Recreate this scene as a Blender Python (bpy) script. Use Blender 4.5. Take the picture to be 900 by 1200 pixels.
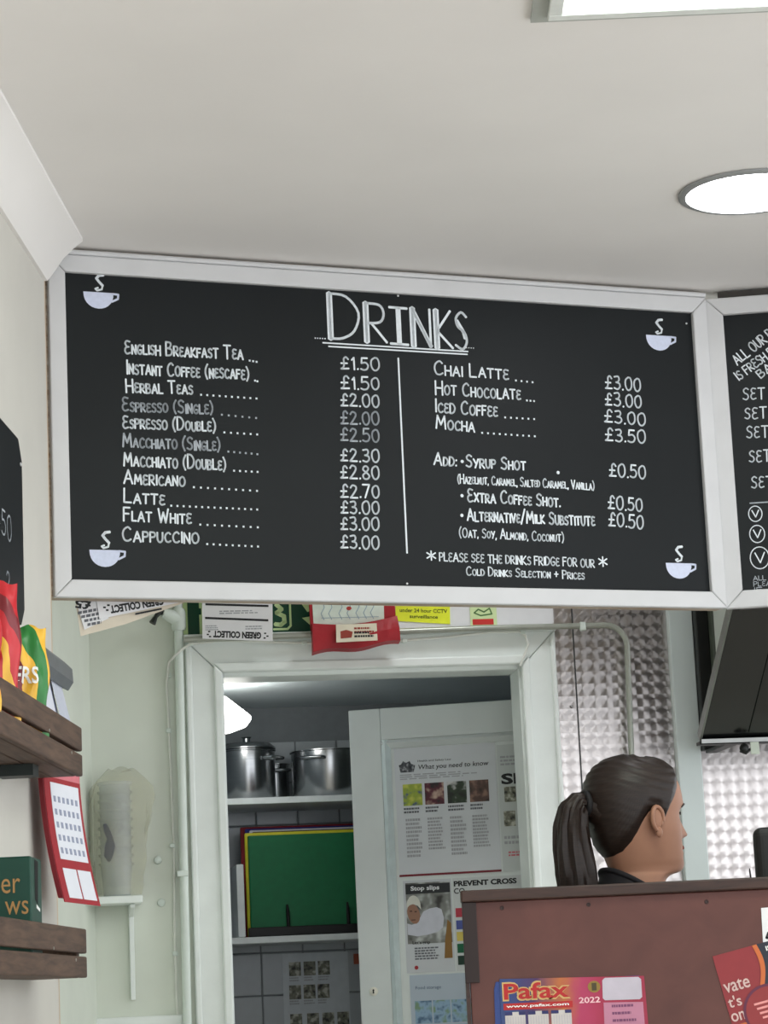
import bpy, math, random
from math import sin, cos, pi, radians, sqrt, exp
from mathutils import Matrix, Vector
random.seed(4)
for o in list(bpy.data.objects): bpy.data.objects.remove(o)
SC = bpy.context.scene; COL = SC.collection

# ---------------------------------------------------------------- camera
PITCH, ROLL = radians(10.7), radians(2.6)
R0, U0, FW = Vector((1,0,0)), Vector((0,-sin(PITCH),cos(PITCH))), Vector((0,cos(PITCH),sin(PITCH)))
RR = R0*cos(ROLL) - U0*sin(ROLL); UU = U0*cos(ROLL) + R0*sin(ROLL)
cd = bpy.data.cameras.new('camera'); cam = bpy.data.objects.new('camera', cd); COL.objects.link(cam)
cd.sensor_fit = 'VERTICAL'; cd.sensor_height = 36; cd.lens = 90; cd.clip_start = .05
cam.matrix_world = Matrix(((RR.x,UU.x,-FW.x,0),(RR.y,UU.y,-FW.y,0),(RR.z,UU.z,-FW.z,1.2),(0,0,0,1)))
SC.camera = cam

# ---------------------------------------------------------------- light
wd = bpy.data.worlds.new('world'); SC.world = wd; wd.use_nodes = True
bg = wd.node_tree.nodes['Background']; bg.inputs[0].default_value = (.93,.965,1,1); bg.inputs[1].default_value = 2.15
SC.view_settings.view_transform = 'Standard'; SC.view_settings.look = 'None'
SC.view_settings.gamma = 1; SC.view_settings.use_curve_mapping = False
SC.view_settings.exposure = 0.12
PANEL_STRENGTH, DOWNLIGHT_STRENGTH, PANTRY_STRENGTH = 9.0, 14.0, 6.0

# ---------------------------------------------------------------- materials
def lin(c):
    return tuple((x/255/12.92 if x/255 <= .04045 else ((x/255+.055)/1.055)**2.4) for x in c) + (1,)
MATS = {}
def mat(name, rgb, rough=.6, metal=0, var=.06, scale=30, bump=0, spec=.4, trans=0, emit=0, alpha=1, coat=0, stretch=None):
    if name in MATS: return MATS[name]
    m = bpy.data.materials.new(name); m.use_nodes = True; MATS[name] = m
    nt = m.node_tree; b = nt.nodes['Principled BSDF']; L = nt.links.new
    c = lin(rgb)
    b.inputs['Roughness'].default_value = rough; b.inputs['Metallic'].default_value = metal
    b.inputs['Specular IOR Level'].default_value = spec; b.inputs['Alpha'].default_value = alpha
    b.inputs['Transmission Weight'].default_value = trans; b.inputs['Coat Weight'].default_value = coat
    tc = nt.nodes.new('ShaderNodeTexCoord'); n = nt.nodes.new('ShaderNodeTexNoise')
    n.inputs['Scale'].default_value = scale; n.inputs['Detail'].default_value = 5
    if stretch:
        mp = nt.nodes.new('ShaderNodeMapping'); mp.inputs['Scale'].default_value = stretch
        L(tc.outputs['Object'], mp.inputs[0]); L(mp.outputs[0], n.inputs['Vector'])
    else: L(tc.outputs['Object'], n.inputs['Vector'])
    rp = nt.nodes.new('ShaderNodeValToRGB'); e = rp.color_ramp.elements
    e[0].position, e[1].position = .3, .7
    e[0].color = tuple(x*(1-var) for x in c[:3])+(1,); e[1].color = tuple(min(1,x*(1+var)) for x in c[:3])+(1,)
    L(n.outputs['Fac'], rp.inputs[0]); L(rp.outputs[0], b.inputs['Base Color'])
    if emit:
        b.inputs['Emission Color'].default_value = c; b.inputs['Emission Strength'].default_value = emit
    if bump:
        bp = nt.nodes.new('ShaderNodeBump'); bp.inputs['Strength'].default_value = bump; bp.inputs['Distance'].default_value = .01
        L(n.outputs['Fac'], bp.inputs['Height']); L(bp.outputs[0], b.inputs['Normal'])
    return m
def wood(name, dark, light, rough=.5, axis=(2,25,25), coat=0):
    m = mat(name, dark, rough, coat=coat); nt = m.node_tree
    n = [x for x in nt.nodes if x.type == 'TEX_NOISE'][0]; tc = [x for x in nt.nodes if x.type == 'TEX_COORD'][0]
    mp = nt.nodes.new('ShaderNodeMapping'); mp.inputs['Scale'].default_value = axis
    nt.links.new(tc.outputs['Object'], mp.inputs[0]); nt.links.new(mp.outputs[0], n.inputs['Vector'])
    n.inputs['Scale'].default_value = 4; n.inputs['Detail'].default_value = 8; n.inputs['Distortion'].default_value = .6
    rp = [x for x in nt.nodes if x.type == 'VALTORGB'][0]; e = rp.color_ramp.elements
    e[0].color, e[1].color = lin(dark), lin(light)
    bp = nt.nodes.new('ShaderNodeBump'); bp.inputs['Strength'].default_value = .15; bp.inputs['Distance'].default_value = .004
    nt.links.new(n.outputs['Fac'], bp.inputs['Height']); nt.links.new(bp.outputs[0], nt.nodes['Principled BSDF'].inputs['Normal'])
    return m
def bands(name, stops, vec=(1,0,0), offs=0, scale=1, wob=.25, rough=.35, nscale=9):
    """printed colour areas along an object-space direction, edges wobbled by noise"""
    m = bpy.data.materials.new(name); m.use_nodes = True; nt = m.node_tree; L = nt.links.new
    b = nt.nodes['Principled BSDF']; b.inputs['Roughness'].default_value = rough
    tc = nt.nodes.new('ShaderNodeTexCoord'); dt = nt.nodes.new('ShaderNodeVectorMath'); dt.operation = 'DOT_PRODUCT'
    dt.inputs[1].default_value = vec; L(tc.outputs['Object'], dt.inputs[0])
    n = nt.nodes.new('ShaderNodeTexNoise'); n.inputs['Scale'].default_value = nscale; L(tc.outputs['Object'], n.inputs['Vector'])
    ma = nt.nodes.new('ShaderNodeMath'); ma.operation = 'MULTIPLY_ADD'; ma.inputs[1].default_value = scale; ma.inputs[2].default_value = offs
    L(dt.outputs['Value'], ma.inputs[0])
    mb = nt.nodes.new('ShaderNodeMath'); mb.operation = 'MULTIPLY_ADD'; mb.inputs[1].default_value = wob; L(n.outputs['Fac'], mb.inputs[0]); L(ma.outputs[0], mb.inputs[2])
    rp = nt.nodes.new('ShaderNodeValToRGB'); rp.color_ramp.interpolation = 'CONSTANT'
    e = rp.color_ramp.elements
    while len(e) < len(stops): e.new(.5)
    for k, (p, c) in enumerate(stops): e[k].position = p; e[k].color = lin(c)
    L(mb.outputs[0], rp.inputs[0]); L(rp.outputs[0], b.inputs['Base Color'])
    return m
def photo(name, cols, nscale=40):
    m = bpy.data.materials.new(name); m.use_nodes = True; nt = m.node_tree; L = nt.links.new
    b = nt.nodes['Principled BSDF']; b.inputs['Roughness'].default_value = .5
    tc = nt.nodes.new('ShaderNodeTexCoord'); n = nt.nodes.new('ShaderNodeTexNoise'); n.inputs['Scale'].default_value = nscale
    n.inputs['Detail'].default_value = 2; L(tc.outputs['Object'], n.inputs['Vector'])
    rp = nt.nodes.new('ShaderNodeValToRGB'); rp.color_ramp.interpolation = 'EASE'; e = rp.color_ramp.elements
    while len(e) < len(cols): e.new(.5)
    for k, c in enumerate(cols): e[k].position = .32+.36*k/max(1,len(cols)-1); e[k].color = lin(c)
    L(n.outputs['Fac'], rp.inputs[0]); L(rp.outputs[0], b.inputs['Base Color'])
    return m
def engine_turned():
    m = bpy.data.materials.new('engine_turned_steel'); m.use_nodes = True; nt = m.node_tree; L = nt.links.new
    b = nt.nodes['Principled BSDF']; b.inputs['Metallic'].default_value = 1; b.inputs['Roughness'].default_value = .3
    b.inputs['Anisotropic'].default_value = .88; b.inputs['Base Color'].default_value = (.58,.545,.535,1)
    tc = nt.nodes.new('ShaderNodeTexCoord'); sx = nt.nodes.new('ShaderNodeSeparateXYZ'); L(tc.outputs['Object'], sx.inputs[0])
    def M(op, a, bb=None, c=None):
        x = nt.nodes.new('ShaderNodeMath'); x.operation = op
        for i, v in enumerate((a, bb, c)):
            if v is None: continue
            if isinstance(v, (int, float)): x.inputs[i].default_value = v
            else: L(v, x.inputs[i])
        return x.outputs[0]
    P = .0345
    u = M('SUBTRACT', M('FRACT', M('MULTIPLY', sx.outputs[0], 1/P)), .5)
    v = M('SUBTRACT', M('FRACT', M('MULTIPLY', sx.outputs[2], 1/P)), .62)
    cx = nt.nodes.new('ShaderNodeCombineXYZ'); L(M('MULTIPLY', v, -1), cx.inputs[0]); L(u, cx.inputs[2])
    vt = nt.nodes.new('ShaderNodeVectorTransform'); vt.vector_type = 'VECTOR'; vt.convert_from = 'OBJECT'; vt.convert_to = 'WORLD'
    L(cx.outputs[0], vt.inputs[0])
    nm = nt.nodes.new('ShaderNodeVectorMath'); nm.operation = 'NORMALIZE'; L(vt.outputs[0], nm.inputs[0]); L(nm.outputs[0], b.inputs['Tangent'])
    r = M('SQRT', M('ADD', M('MULTIPLY', u, u), M('MULTIPLY', v, v)))
    # each swirl is slightly dished towards its rim
    bp = nt.nodes.new('ShaderNodeBump'); bp.inputs['Strength'].default_value = .12; bp.inputs['Distance'].default_value = .004
    L(r, bp.inputs['Height']); L(bp.outputs[0], b.inputs['Normal'])
    return m
def emitter(name, rgb, s):
    m = bpy.data.materials.new(name); m.use_nodes = True; b = m.node_tree.nodes['Principled BSDF']
    b.inputs['Base Color'].default_value = lin(rgb); b.inputs['Emission Color'].default_value = lin(rgb); b.inputs['Emission Strength'].default_value = s
    return m

# ---------------------------------------------------------------- frames and mesh building
class Plane:
    """wall frame: u runs along the wall, n away from the shop floor, z up"""
    def __init__(s, x, y, deg): s.o = Vector((x,y,0)); s.a = radians(deg)
    def mtx(s, base):
        d = Vector((cos(s.a),sin(s.a),0)); n = Vector((-sin(s.a),cos(s.a),0))
        return Matrix.Translation(s.o + d*base[0] + n*base[1] + Vector((0,0,base[2]))) @ Matrix.Rotation(s.a,4,'Z')
W  = Plane(0,0,0)
B1 = Plane(-.727,5.5,22.3)          # drinks board
B2 = Plane(.83,6.139,-7)            # second menu board
LW = Plane(-.917,.032,88)           # left wall; n<0 is into the room
DW = Plane(-.079,7.1,8)             # wall with the pantry doorway
PB = Plane(-.253,8.338,8)           # pantry back wall
DL = Plane(-.1325,7.55,-11.46)      # pantry door leaf
CT = Plane(0,4.9,0)                 # counter front

class MB:
    def __init__(s): s.v = []; s.f = []; s.smooth = False
    def add(s, vs, fs):
        k = len(s.v); s.v += [tuple(x) for x in vs]; s.f += [tuple(i+k for i in f) for f in fs]; return s
    def box(s, u0,u1,n0,n1,z0,z1):
        v = [(u,n,z) for z in (z0,z1) for n in (n0,n1) for u in (u0,u1)]
        return s.add(v, [(0,2,3,1),(4,5,7,6),(0,1,5,4),(2,6,7,3),(0,4,6,2),(1,3,7,5)])
    def ext(s, pts, n0, n1):                 # (u,z) outline extruded along n
        k = len(pts); v = [(p[0],n0,p[1]) for p in pts] + [(p[0],n1,p[1]) for p in pts]
        return s.add(v, [tuple(range(k)), tuple(range(2*k-1,k-1,-1))] + [(i,k+i,k+(i+1)%k,(i+1)%k) for i in range(k)])
    def exz(s, pts, z0, z1):                 # (u,n) outline extruded along z
        k = len(pts); v = [(p[0],p[1],z0) for p in pts] + [(p[0],p[1],z1) for p in pts]
        return s.add(v, [tuple(range(k-1,-1,-1)), tuple(range(k,2*k))] + [(i,(i+1)%k,k+(i+1)%k,k+i) for i in range(k)])
    def exu(s, pts, u0, u1):                 # (n,z) outline extruded along u
        k = len(pts); v = [(u0,p[0],p[1]) for p in pts] + [(u1,p[0],p[1]) for p in pts]
        return s.add(v, [tuple(range(k)), tuple(range(2*k-1,k-1,-1))] + [(i,k+i,k+(i+1)%k,(i+1)%k) for i in range(k)])
    def flat(s, pts, n):                     # printed area (u,z)
        return s.add([(p[0],n,p[1]) for p in pts], [tuple(range(len(pts)))])
    def rect(s, u0,u1,z0,z1,n): return s.flat([(u0,z0),(u1,z0),(u1,z1),(u0,z1)], n)
    def loft(s, secs, cap=True, closed=True):
        k = len(secs[0]); v = [p for q in secs for p in q]; f = []
        for i in range(len(secs)-1):
            for j in range(k if closed else k-1):
                a, b = i*k+j, i*k+(j+1)%k; f.append((a,b,b+k,a+k))
        if cap and closed: f += [tuple(range(k-1,-1,-1)), tuple(range((len(secs)-1)*k, len(secs)*k))]
        s.smooth = True
        return s.add(v, f)
    def tube(s, path, r, k=10, cap=True):
        P = [Vector(p) for p in path]; rs = r if isinstance(r,(list,tuple)) else [r]*len(P); secs = []; ref = None
        for i, p in enumerate(P):
            t = (P[min(i+1,len(P)-1)] - P[max(i-1,0)]).normalized()
            if ref is None: ref = Vector((0,0,1)) if abs(t.z) < .9 else Vector((1,0,0))
            a = t.cross(ref).normalized(); b = a.cross(t).normalized(); ref = b
            rr = rs[i]; ra, rb = rr if isinstance(rr,(list,tuple)) else (rr,rr)
            secs.append([tuple(p + a*cos(2*pi*j/k)*ra + b*sin(2*pi*j/k)*rb) for j in range(k)])
        return s.loft(secs, cap)
    def lathe(s, prof, c=(0,0,0), k=32, axis='z'):
        secs = []
        for r, h in prof:
            q = []
            for j in range(k):
                a = 2*pi*j/k; x, y = max(r,1e-5)*cos(a), max(r,1e-5)*sin(a)
                q.append((c[0]+x,c[1]+y,c[2]+h) if axis == 'z' else (c[0]+x,c[1]+h,c[2]+y) if axis == 'n' else (c[0]+h,c[1]+x,c[2]+y))
            secs.append(q)
        return s.loft(secs)
    def ball(s, c, r, k=14):
        rx, ry, rz = r if isinstance(r,(tuple,list)) else (r,r,r)
        return s.loft([[(c[0]+rx*sin(t)*cos(2*pi*j/k), c[1]+ry*sin(t)*sin(2*pi*j/k), c[2]-rz*cos(t)) for j in range(k)] for t in [max(.02,min(pi-.02,pi*i/10)) for i in range(11)]])

BASE = {}
def tag(o, label=None, cat=None, group=None, kind=None):
    if label: o['label'] = label
    if cat: o['category'] = cat
    if group: o['group'] = group
    if kind: o['kind'] = kind
    return o
def thing(name, label, cat, pl=W, base=(0,0,0), group=None):
    o = bpy.data.objects.new(name, None); COL.objects.link(o); o.empty_display_size = .05
    o.matrix_world = pl.mtx(base); BASE[o.name] = base
    return tag(o, label, cat, group)
def part(name, mb, m, parent=None, pl=W, base=(0,0,0), bevel=0, smooth=None, label=None, cat=None, group=None, kind=None, seg=2, sub=0):
    """one mesh object; with a parent the vertices are given in the parent's own wall frame"""
    if parent is not None: base = BASE[parent.name]
    me = bpy.data.meshes.new(name); me.from_pydata([(x-base[0],y-base[1],z-base[2]) for x,y,z in mb.v], [], mb.f)
    me.validate(); me.materials.append(m)
    o = bpy.data.objects.new(name, me); COL.objects.link(o); BASE[o.name] = base
    if parent is not None: o.parent = parent
    else: o.matrix_world = pl.mtx(base)
    import bmesh
    bm = bmesh.new(); bm.from_mesh(me); bmesh.ops.recalc_face_normals(bm, faces=bm.faces); bm.to_mesh(me); bm.free()
    if (mb.smooth if smooth is None else smooth):
        me.polygons.foreach_set('use_smooth', [True]*len(me.polygons))
        try: me.set_sharp_from_angle(angle=radians(50))
        except Exception: pass
    if sub:
        s = o.modifiers.new('sub','SUBSURF'); s.levels = s.render_levels = sub
    if bevel:
        b = o.modifiers.new('bevel','BEVEL'); b.width = bevel; b.segments = seg; b.limit_method = 'ANGLE'; b.angle_limit = radians(40)
    return tag(o, label, cat, group, kind)

# ---------------------------------------------------------------- lettering
GL = {
'A':"0,0 .36,1 .7,0|.12,.35 .6,.35",'B':"0,0 0,1|~0,1 .4,.95 .45,.75 .3,.57 .02,.54|~.02,.54 .45,.48 .55,.25 .4,.04 0,0",
'C':"~.6,.85 .4,1 .12,.8 .03,.45 .15,.08 .4,0 .62,.12",'D':"0,0 0,1|~0,1 .35,.95 .6,.6 .5,.2 .25,.02 0,0",
'E':"~.5,.95 .2,1 .05,.8 .2,.57 .4,.54|~.3,.54 .08,.45 .02,.2 .2,0 .52,.08",'F':"0,0 0,1 .5,1|0,.55 .42,.55",
'G':"~.6,.85 .38,1 .1,.8 .03,.45 .15,.08 .42,0 .6,.2 .6,.42|.35,.42 .62,.42",'H':"0,0 0,1|.6,0 .6,1|0,.5 .6,.5",'I':".06,0 .06,1",
'J':"~.4,1 .42,.3 .25,0 .02,.15",'K':"0,0 0,1|.55,1 .02,.45 .6,0",'L':"0,1 0,0 .5,0",'M':"0,0 .1,1 .4,.3 .7,1 .8,0",'N':"0,0 0,1 .55,0 .55,1",
'O':"~.35,1 .1,.82 .02,.45 .15,.08 .38,0 .6,.18 .68,.55 .55,.9 .35,1",'P':"0,0 0,1|~0,1 .4,.97 .52,.75 .4,.52 0,.48",
'Q':"~.35,1 .1,.82 .02,.45 .15,.08 .38,0 .6,.18 .68,.55 .55,.9 .35,1|.4,.25 .7,-.08",'R':"0,0 0,1|~0,1 .4,.97 .52,.75 .4,.52 0,.48|.15,.48 .58,0",
'S':"~.52,.88 .3,1 .06,.83 .14,.6 .42,.45 .5,.2 .3,0 0,.1",'T':"0,1 .65,1|.32,1 .32,0",'U':"~0,1 .02,.3 .2,0 .42,.05 .55,.35 .57,1",
'V':"0,1 .3,0 .6,1",'W':"0,1 .2,0 .4,.75 .6,0 .8,1",'X':"0,0 .6,1|0,1 .6,0",'Y':"0,1 .3,.5|.62,1 .2,0",'Z':"0,1 .55,1 0,0 .58,0",
'0':"~.28,1 .06,.8 .02,.4 .15,.05 .35,0 .53,.25 .55,.65 .45,.95 .28,1",'1':".05,.8 .2,1 .2,0",'2':"~.04,.8 .2,1 .45,.9 .45,.65 .2,.25 0,0|0,0 .55,0",
'3':"~.05,.95 .35,1 .45,.8 .35,.58 .18,.53|~.18,.53 .45,.45 .5,.2 .3,0 .02,.08",'5':".48,1 .1,1 .06,.57|~.06,.57 .35,.62 .52,.38 .42,.08 .2,0 0,.08",
'7':"0,1 .5,1 .15,0",'8':"~.28,.53 .06,.72 .15,.96 .35,.98 .46,.78 .28,.53 .04,.3 .12,.03 .38,.02 .52,.25 .28,.53",
'£':"~.55,.82 .4,1 .24,.85 .24,.45 .18,.15 .02,.02|.02,.02 .55,.04|.04,.48 .46,.48",
'.':".03,0 .06,.04",',':".06,.05 .0,-.14",'(':"~.28,1.12 .06,.75 .04,.3 .22,-.12",')':"~.02,1.12 .22,.75 .24,.3 .04,-.12",':':".04,.08 .06,.12|.04,.52 .06,.56",
'/':"0,-.1 .45,1.1",'+':".25,.2 .25,.75|.02,.48 .48,.48",'*':".3,.1 .3,.95|.02,.28 .58,.78|.02,.78 .58,.28",
}
def glyph(ch):
    out = []; w = 0
    for st in GL[ch].split('|'):
        sm = st.startswith('~'); pts = [tuple(map(float,p.split(','))) for p in st.lstrip('~').split()]
        if sm:
            q = []
            for i in range(len(pts)-1):
                p0, p1, p2, p3 = pts[max(i-1,0)], pts[i], pts[i+1], pts[min(i+2,len(pts)-1)]
                for t in (0,.25,.5,.75):
                    q.append(tuple(.5*(2*p1[k]+(p2[k]-p0[k])*t+(2*p0[k]-5*p1[k]+4*p2[k]-p3[k])*t*t+(3*p1[k]-p0[k]-3*p2[k]+p3[k])*t**3) for k in (0,1)))
            pts = q+[pts[-1]]
        out.append(pts); w = max(w, max(p[0] for p in pts))
    return out, w
def ribbon(mb, pts, w, n):
    for a, b in zip(pts, pts[1:]):
        dx, dz = b[0]-a[0], b[1]-a[1]; l = sqrt(dx*dx+dz*dz) or 1e-6; dx /= l; dz /= l; h = w/2; px, pz = -dz*h, dx*h
        mb.flat([(a[0]-dx*h,a[1]-dz*h),(a[0]-dx*h*.4-px,a[1]-dz*h*.4-pz),(b[0]+dx*h*.4-px,b[1]+dz*h*.4-pz),(b[0]+dx*h,b[1]+dz*h),(b[0]+dx*h*.4+px,b[1]+dz*h*.4+pz),(a[0]-dx*h*.4+px,a[1]-dz*h*.4+pz)], n)
def hand(mb, text, p0, p1, h, w, n, small=.72, gap=.2):
    """hand-lettered capitals from p0 to p1; lower case letters are drawn as small capitals"""
    x = 0; items = []
    for ch in text:
        if ch == ' ': x += .42*h; continue
        k = small if ch.islower() else (.9 if ch in '().,' else 1); g, gw = glyph(ch.upper()); k *= random.uniform(.94,1.05)
        items.append((x, k, g)); x += gw*k*h + gap*h*(.8 if ch.islower() else 1)
    tot = max(x-gap*h, 1e-4); L = sqrt((p1[0]-p0[0])**2+(p1[1]-p0[1])**2); sx = L/tot; dx, dz = (p1[0]-p0[0])/L, (p1[1]-p0[1])/L
    for x0, k, g in items:
        jz = random.uniform(-.03,.03)*h
        for st in g:
            q = [((x0+px*k*h)*sx, py*k*h+jz) for px, py in st]
            ribbon(mb, [(p0[0]+X*dx-Z*dz, p0[1]+X*dz+Z*dx) for X, Z in q], w, n)
    return mb
FONTC = {}
def type2d(text, bold=0):
    if (text,bold) in FONTC: return FONTC[(text,bold)]
    cu = bpy.data.curves.new('t','FONT'); cu.body = text; cu.size = 1; cu.offset = bold; cu.resolution_u = 3
    ob = bpy.data.objects.new('t', cu); COL.objects.link(ob); bpy.context.view_layer.update()
    me = bpy.data.meshes.new_from_object(ob.evaluated_get(bpy.context.evaluated_depsgraph_get()))
    r = ([(v.co.x,v.co.y) for v in me.vertices], [tuple(p.vertices) for p in me.polygons])
    bpy.data.objects.remove(ob); bpy.data.curves.remove(cu); bpy.data.meshes.remove(me)
    FONTC[(text,bold)] = r
    return r
def printed(mb, text, c, width, height, n, rot=0, bold=0, shear=0):
    """printed lettering centred on c=(u,z), fitted to width x height"""
    v, f = type2d(text, bold); x0, x1 = min(p[0] for p in v), max(p[0] for p in v); y0, y1 = min(p[1] for p in v), max(p[1] for p in v)
    a = radians(rot); q = []
    for x, y in v:
        yy = ((y-y0)/(y1-y0)-.5)*height; xx = ((x-x0)/(x1-x0)-.5)*width + shear*yy
        q.append((c[0]+xx*cos(a)-yy*sin(a), n, c[1]+xx*sin(a)+yy*cos(a)))
    return mb.add(q, f)
def textlines(mb, u0, u1, ztop, zbot, n, rows, fill=.55, ragged=.3):
    """tiny print too small to read: rows of word-length dashes"""
    st = (ztop-zbot)/rows
    for i in range(rows):
        z = ztop-i*st; e = u1-(u1-u0)*random.random()*ragged; x = u0
        while x < e:
            l = random.uniform(.06,.16)*(u1-u0); mb.rect(x, min(x+l,e), z-st*fill, z, n); x += l+.025*(u1-u0)
    return mb

# ================================================================ the room
M_ceil = mat('ceiling_paint', (238,235,232), .8, var=.02, scale=3, bump=.03)
M_cream = mat('cream_wall_paint', (206,203,195), .7, var=.03, scale=5, bump=.06)
M_green = mat('pale_green_wall_paint', (217,223,211), .6, var=.04, scale=6, bump=.08)
M_gloss = mat('white_gloss_paint', (230,236,232), .35, var=.03, scale=14, bump=.1)
M_pale = mat('pale_trim_paint', (206,216,214), .4, var=.02, scale=8)
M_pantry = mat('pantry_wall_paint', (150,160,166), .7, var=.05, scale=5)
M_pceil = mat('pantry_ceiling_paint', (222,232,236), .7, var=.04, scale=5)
M_floor = mat('pale_floor', (196,190,180), .5, var=.06, scale=8)

part('floor', MB().box(-2.5,4,-2,9.4,-.05,0), M_floor, kind='structure')
part('ceiling', MB().box(-2.5,4,-1.2,9.4,2.88,2.95), M_ceil, kind='structure')
part('wall_left', MB().box(-2,5.43,0,.20,0,2.88), M_cream, pl=LW, kind='structure')
# coving along the left wall: quarter-hollow section
cv = [(0,2.88),(0,2.785),(-.006,2.785)] + [(-.088+.082*cos(a)*1.0, 2.785+.095*sin(a)*1.0) for a in [pi/2*i/8 for i in range(1,8)]]
cv = [(0,2.879),(0,2.785),(-.008,2.785),(-.02,2.80),(-.045,2.835),(-.075,2.862),(-.088,2.871),(-.088,2.879)]
part('trim_1', MB().exu(cv, -2, 5.43), M_ceil, pl=LW, kind='structure', smooth=True)
part('trim_2', MB().box(5.43,5.442,.0,.05,0,2.86), wood('bare_wall_edge',(176,146,112),(214,196,170),axis=(30,30,3)), pl=LW, kind='structure')
part('wall_kitchen_left', MB().box(5.45,7.06,.155,.24,0,2.88), M_green, pl=LW, kind='structure')
wb = MB().box(-.85,-.44,0,.12,0,2.88).box(.49,2.6,0,.12,0,2.88).box(-.44,.49,0,.12,2.10,2.88)
part('wall_back', wb, M_green, pl=DW, kind='structure')
# pantry shell
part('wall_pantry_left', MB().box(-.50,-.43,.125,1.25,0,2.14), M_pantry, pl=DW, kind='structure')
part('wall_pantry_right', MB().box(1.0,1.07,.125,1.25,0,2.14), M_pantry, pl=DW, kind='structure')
part('ceiling_pantry', MB().box(-.50,1.07,.125,1.32,2.14,2.2), M_pceil, pl=DW, kind='structure')
wp = part('wall_pantry_back', MB().box(-.50,1.07,0,.08,0,2.14), mat('grout',(140,145,148),.8), pl=PB, kind='structure')
tp = None
for i in range(7):
    for j in range(8):
        u, z = -.475+.135*i, .95+.135*j
        if tp is None:
            tp = part('tile', MB().box(0,.131,-.006,0,0,.131), mat('white_glazed_tile',(186,192,196),.22,var=.03), wp, bevel=.002, seg=1); o = tp
        else:
            o = tp.copy(); COL.objects.link(o); o.parent = wp
        o.location = (u,0,z)
# door casing: mitred moulded boards on the shop side and the plain lining inside the opening
def casing(name, outline, bead):
    s = part(name, MB().ext(outline,-.022,0), M_gloss, pl=DW, kind='structure', bevel=.004)
    for b in bead: part('moulding', b, M_gloss, s, bevel=.005)
    return s
casing('trim_3', [(-.495,0),(-.40,0),(-.40,2.095),(-.495,2.19)], [MB().ext([(-.418,0),(-.394,0),(-.394,2.096),(-.418,2.12)],-.034,-.02), MB().ext([(-.495,0),(-.478,0),(-.478,2.172),(-.495,2.19)],-.03,-.02)])
casing('trim_4', [(.452,0),(.545,0),(.545,2.19),(.452,2.095)], [MB().ext([(.445,0),(.468,0),(.468,2.12),(.445,2.096)],-.034,-.02), MB().ext([(.53,0),(.545,0),(.545,2.19),(.53,2.173)],-.03,-.02)])
casing('trim_5', [(-.495,2.191),(-.40,2.097),(.452,2.097),(.545,2.191)], [MB().ext([(-.42,2.123),(-.394,2.097),(.445,2.097),(.47,2.123)],-.034,-.02), MB().box(-.5,.552,-.045,0,2.19,2.203)])
part('trim_6', MB().box(-.44,-.39,-.005,.13,0,2.10), M_gloss, pl=DW, kind='structure', bevel=.003)
part('trim_7', MB().box(.44,.49,-.005,.13,0,2.10), M_gloss, pl=DW, kind='structure', bevel=.003)
part('trim_8', MB().box(-.39,.44,-.005,.13,2.085,2.10), M_gloss, pl=DW, kind='structure', bevel=.003)
part('trim_9', MB().box(-.80,-.53,-.02,0,1.14,1.176), M_gloss, pl=DW, kind='structure', bevel=.004)

# ceiling fittings
pn = thing('ceiling_light_panel','rectangular lit ceiling panel set in a white frame','ceiling light',base=(.9,3.98,2.88))
part('recess_frame', MB().box(.297,1.56,4.20,4.275,2.872,2.8795).box(.297,1.56,3.62,3.66,2.872,2.8795).box(.297,.335,3.66,4.20,2.872,2.8795).box(1.51,1.56,3.66,4.20,2.872,2.8795), mat('panel_recess_grey',(172,176,170),.6), pn)
part('frame', MB().box(.325,1.53,4.222,4.247,2.862,2.8725).box(.325,1.53,3.64,3.668,2.862,2.8725).box(.325,.35,3.668,4.222,2.862,2.8725).box(1.5,1.53,3.668,4.222,2.862,2.8725), mat('panel_frame_white',(232,236,232),.4), pn, bevel=.002)
part('diffuser', MB().box(.35,1.5,3.668,4.222,2.866,2.876), emitter('panel_glow',(244,255,244),PANEL_STRENGTH), pn)
def downlight(label, x, y, strength):
    t = thing('downlight', label, 'ceiling light', base=(x,y,2.88), group='round ceiling downlights')
    part('rim', MB().lathe([(.156,-.001),(.156,-.005),(.150,-.008),(.140,-.008),(.140,-.001)],(x,y,2.88),48), mat('downlight_rim',(150,152,152),.5), t)
    part('lens', MB().lathe([(.139,-.001),(.139,-.007),(.10,-.009),(.0,-.010)],(x,y,2.88),48), emitter('downlight_glow',(250,252,255),strength), t)
downlight('round recessed white downlight glowing in the ceiling before the menu boards',.825,5.335,DOWNLIGHT_STRENGTH)
downlight('round downlight added out of sight behind the drinks board to brighten the kitchen',.30,6.55,DOWNLIGHT_STRENGTH*1.5)  # added lamp, hidden by the board, to lift the dark kitchen wall and doorway

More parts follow.
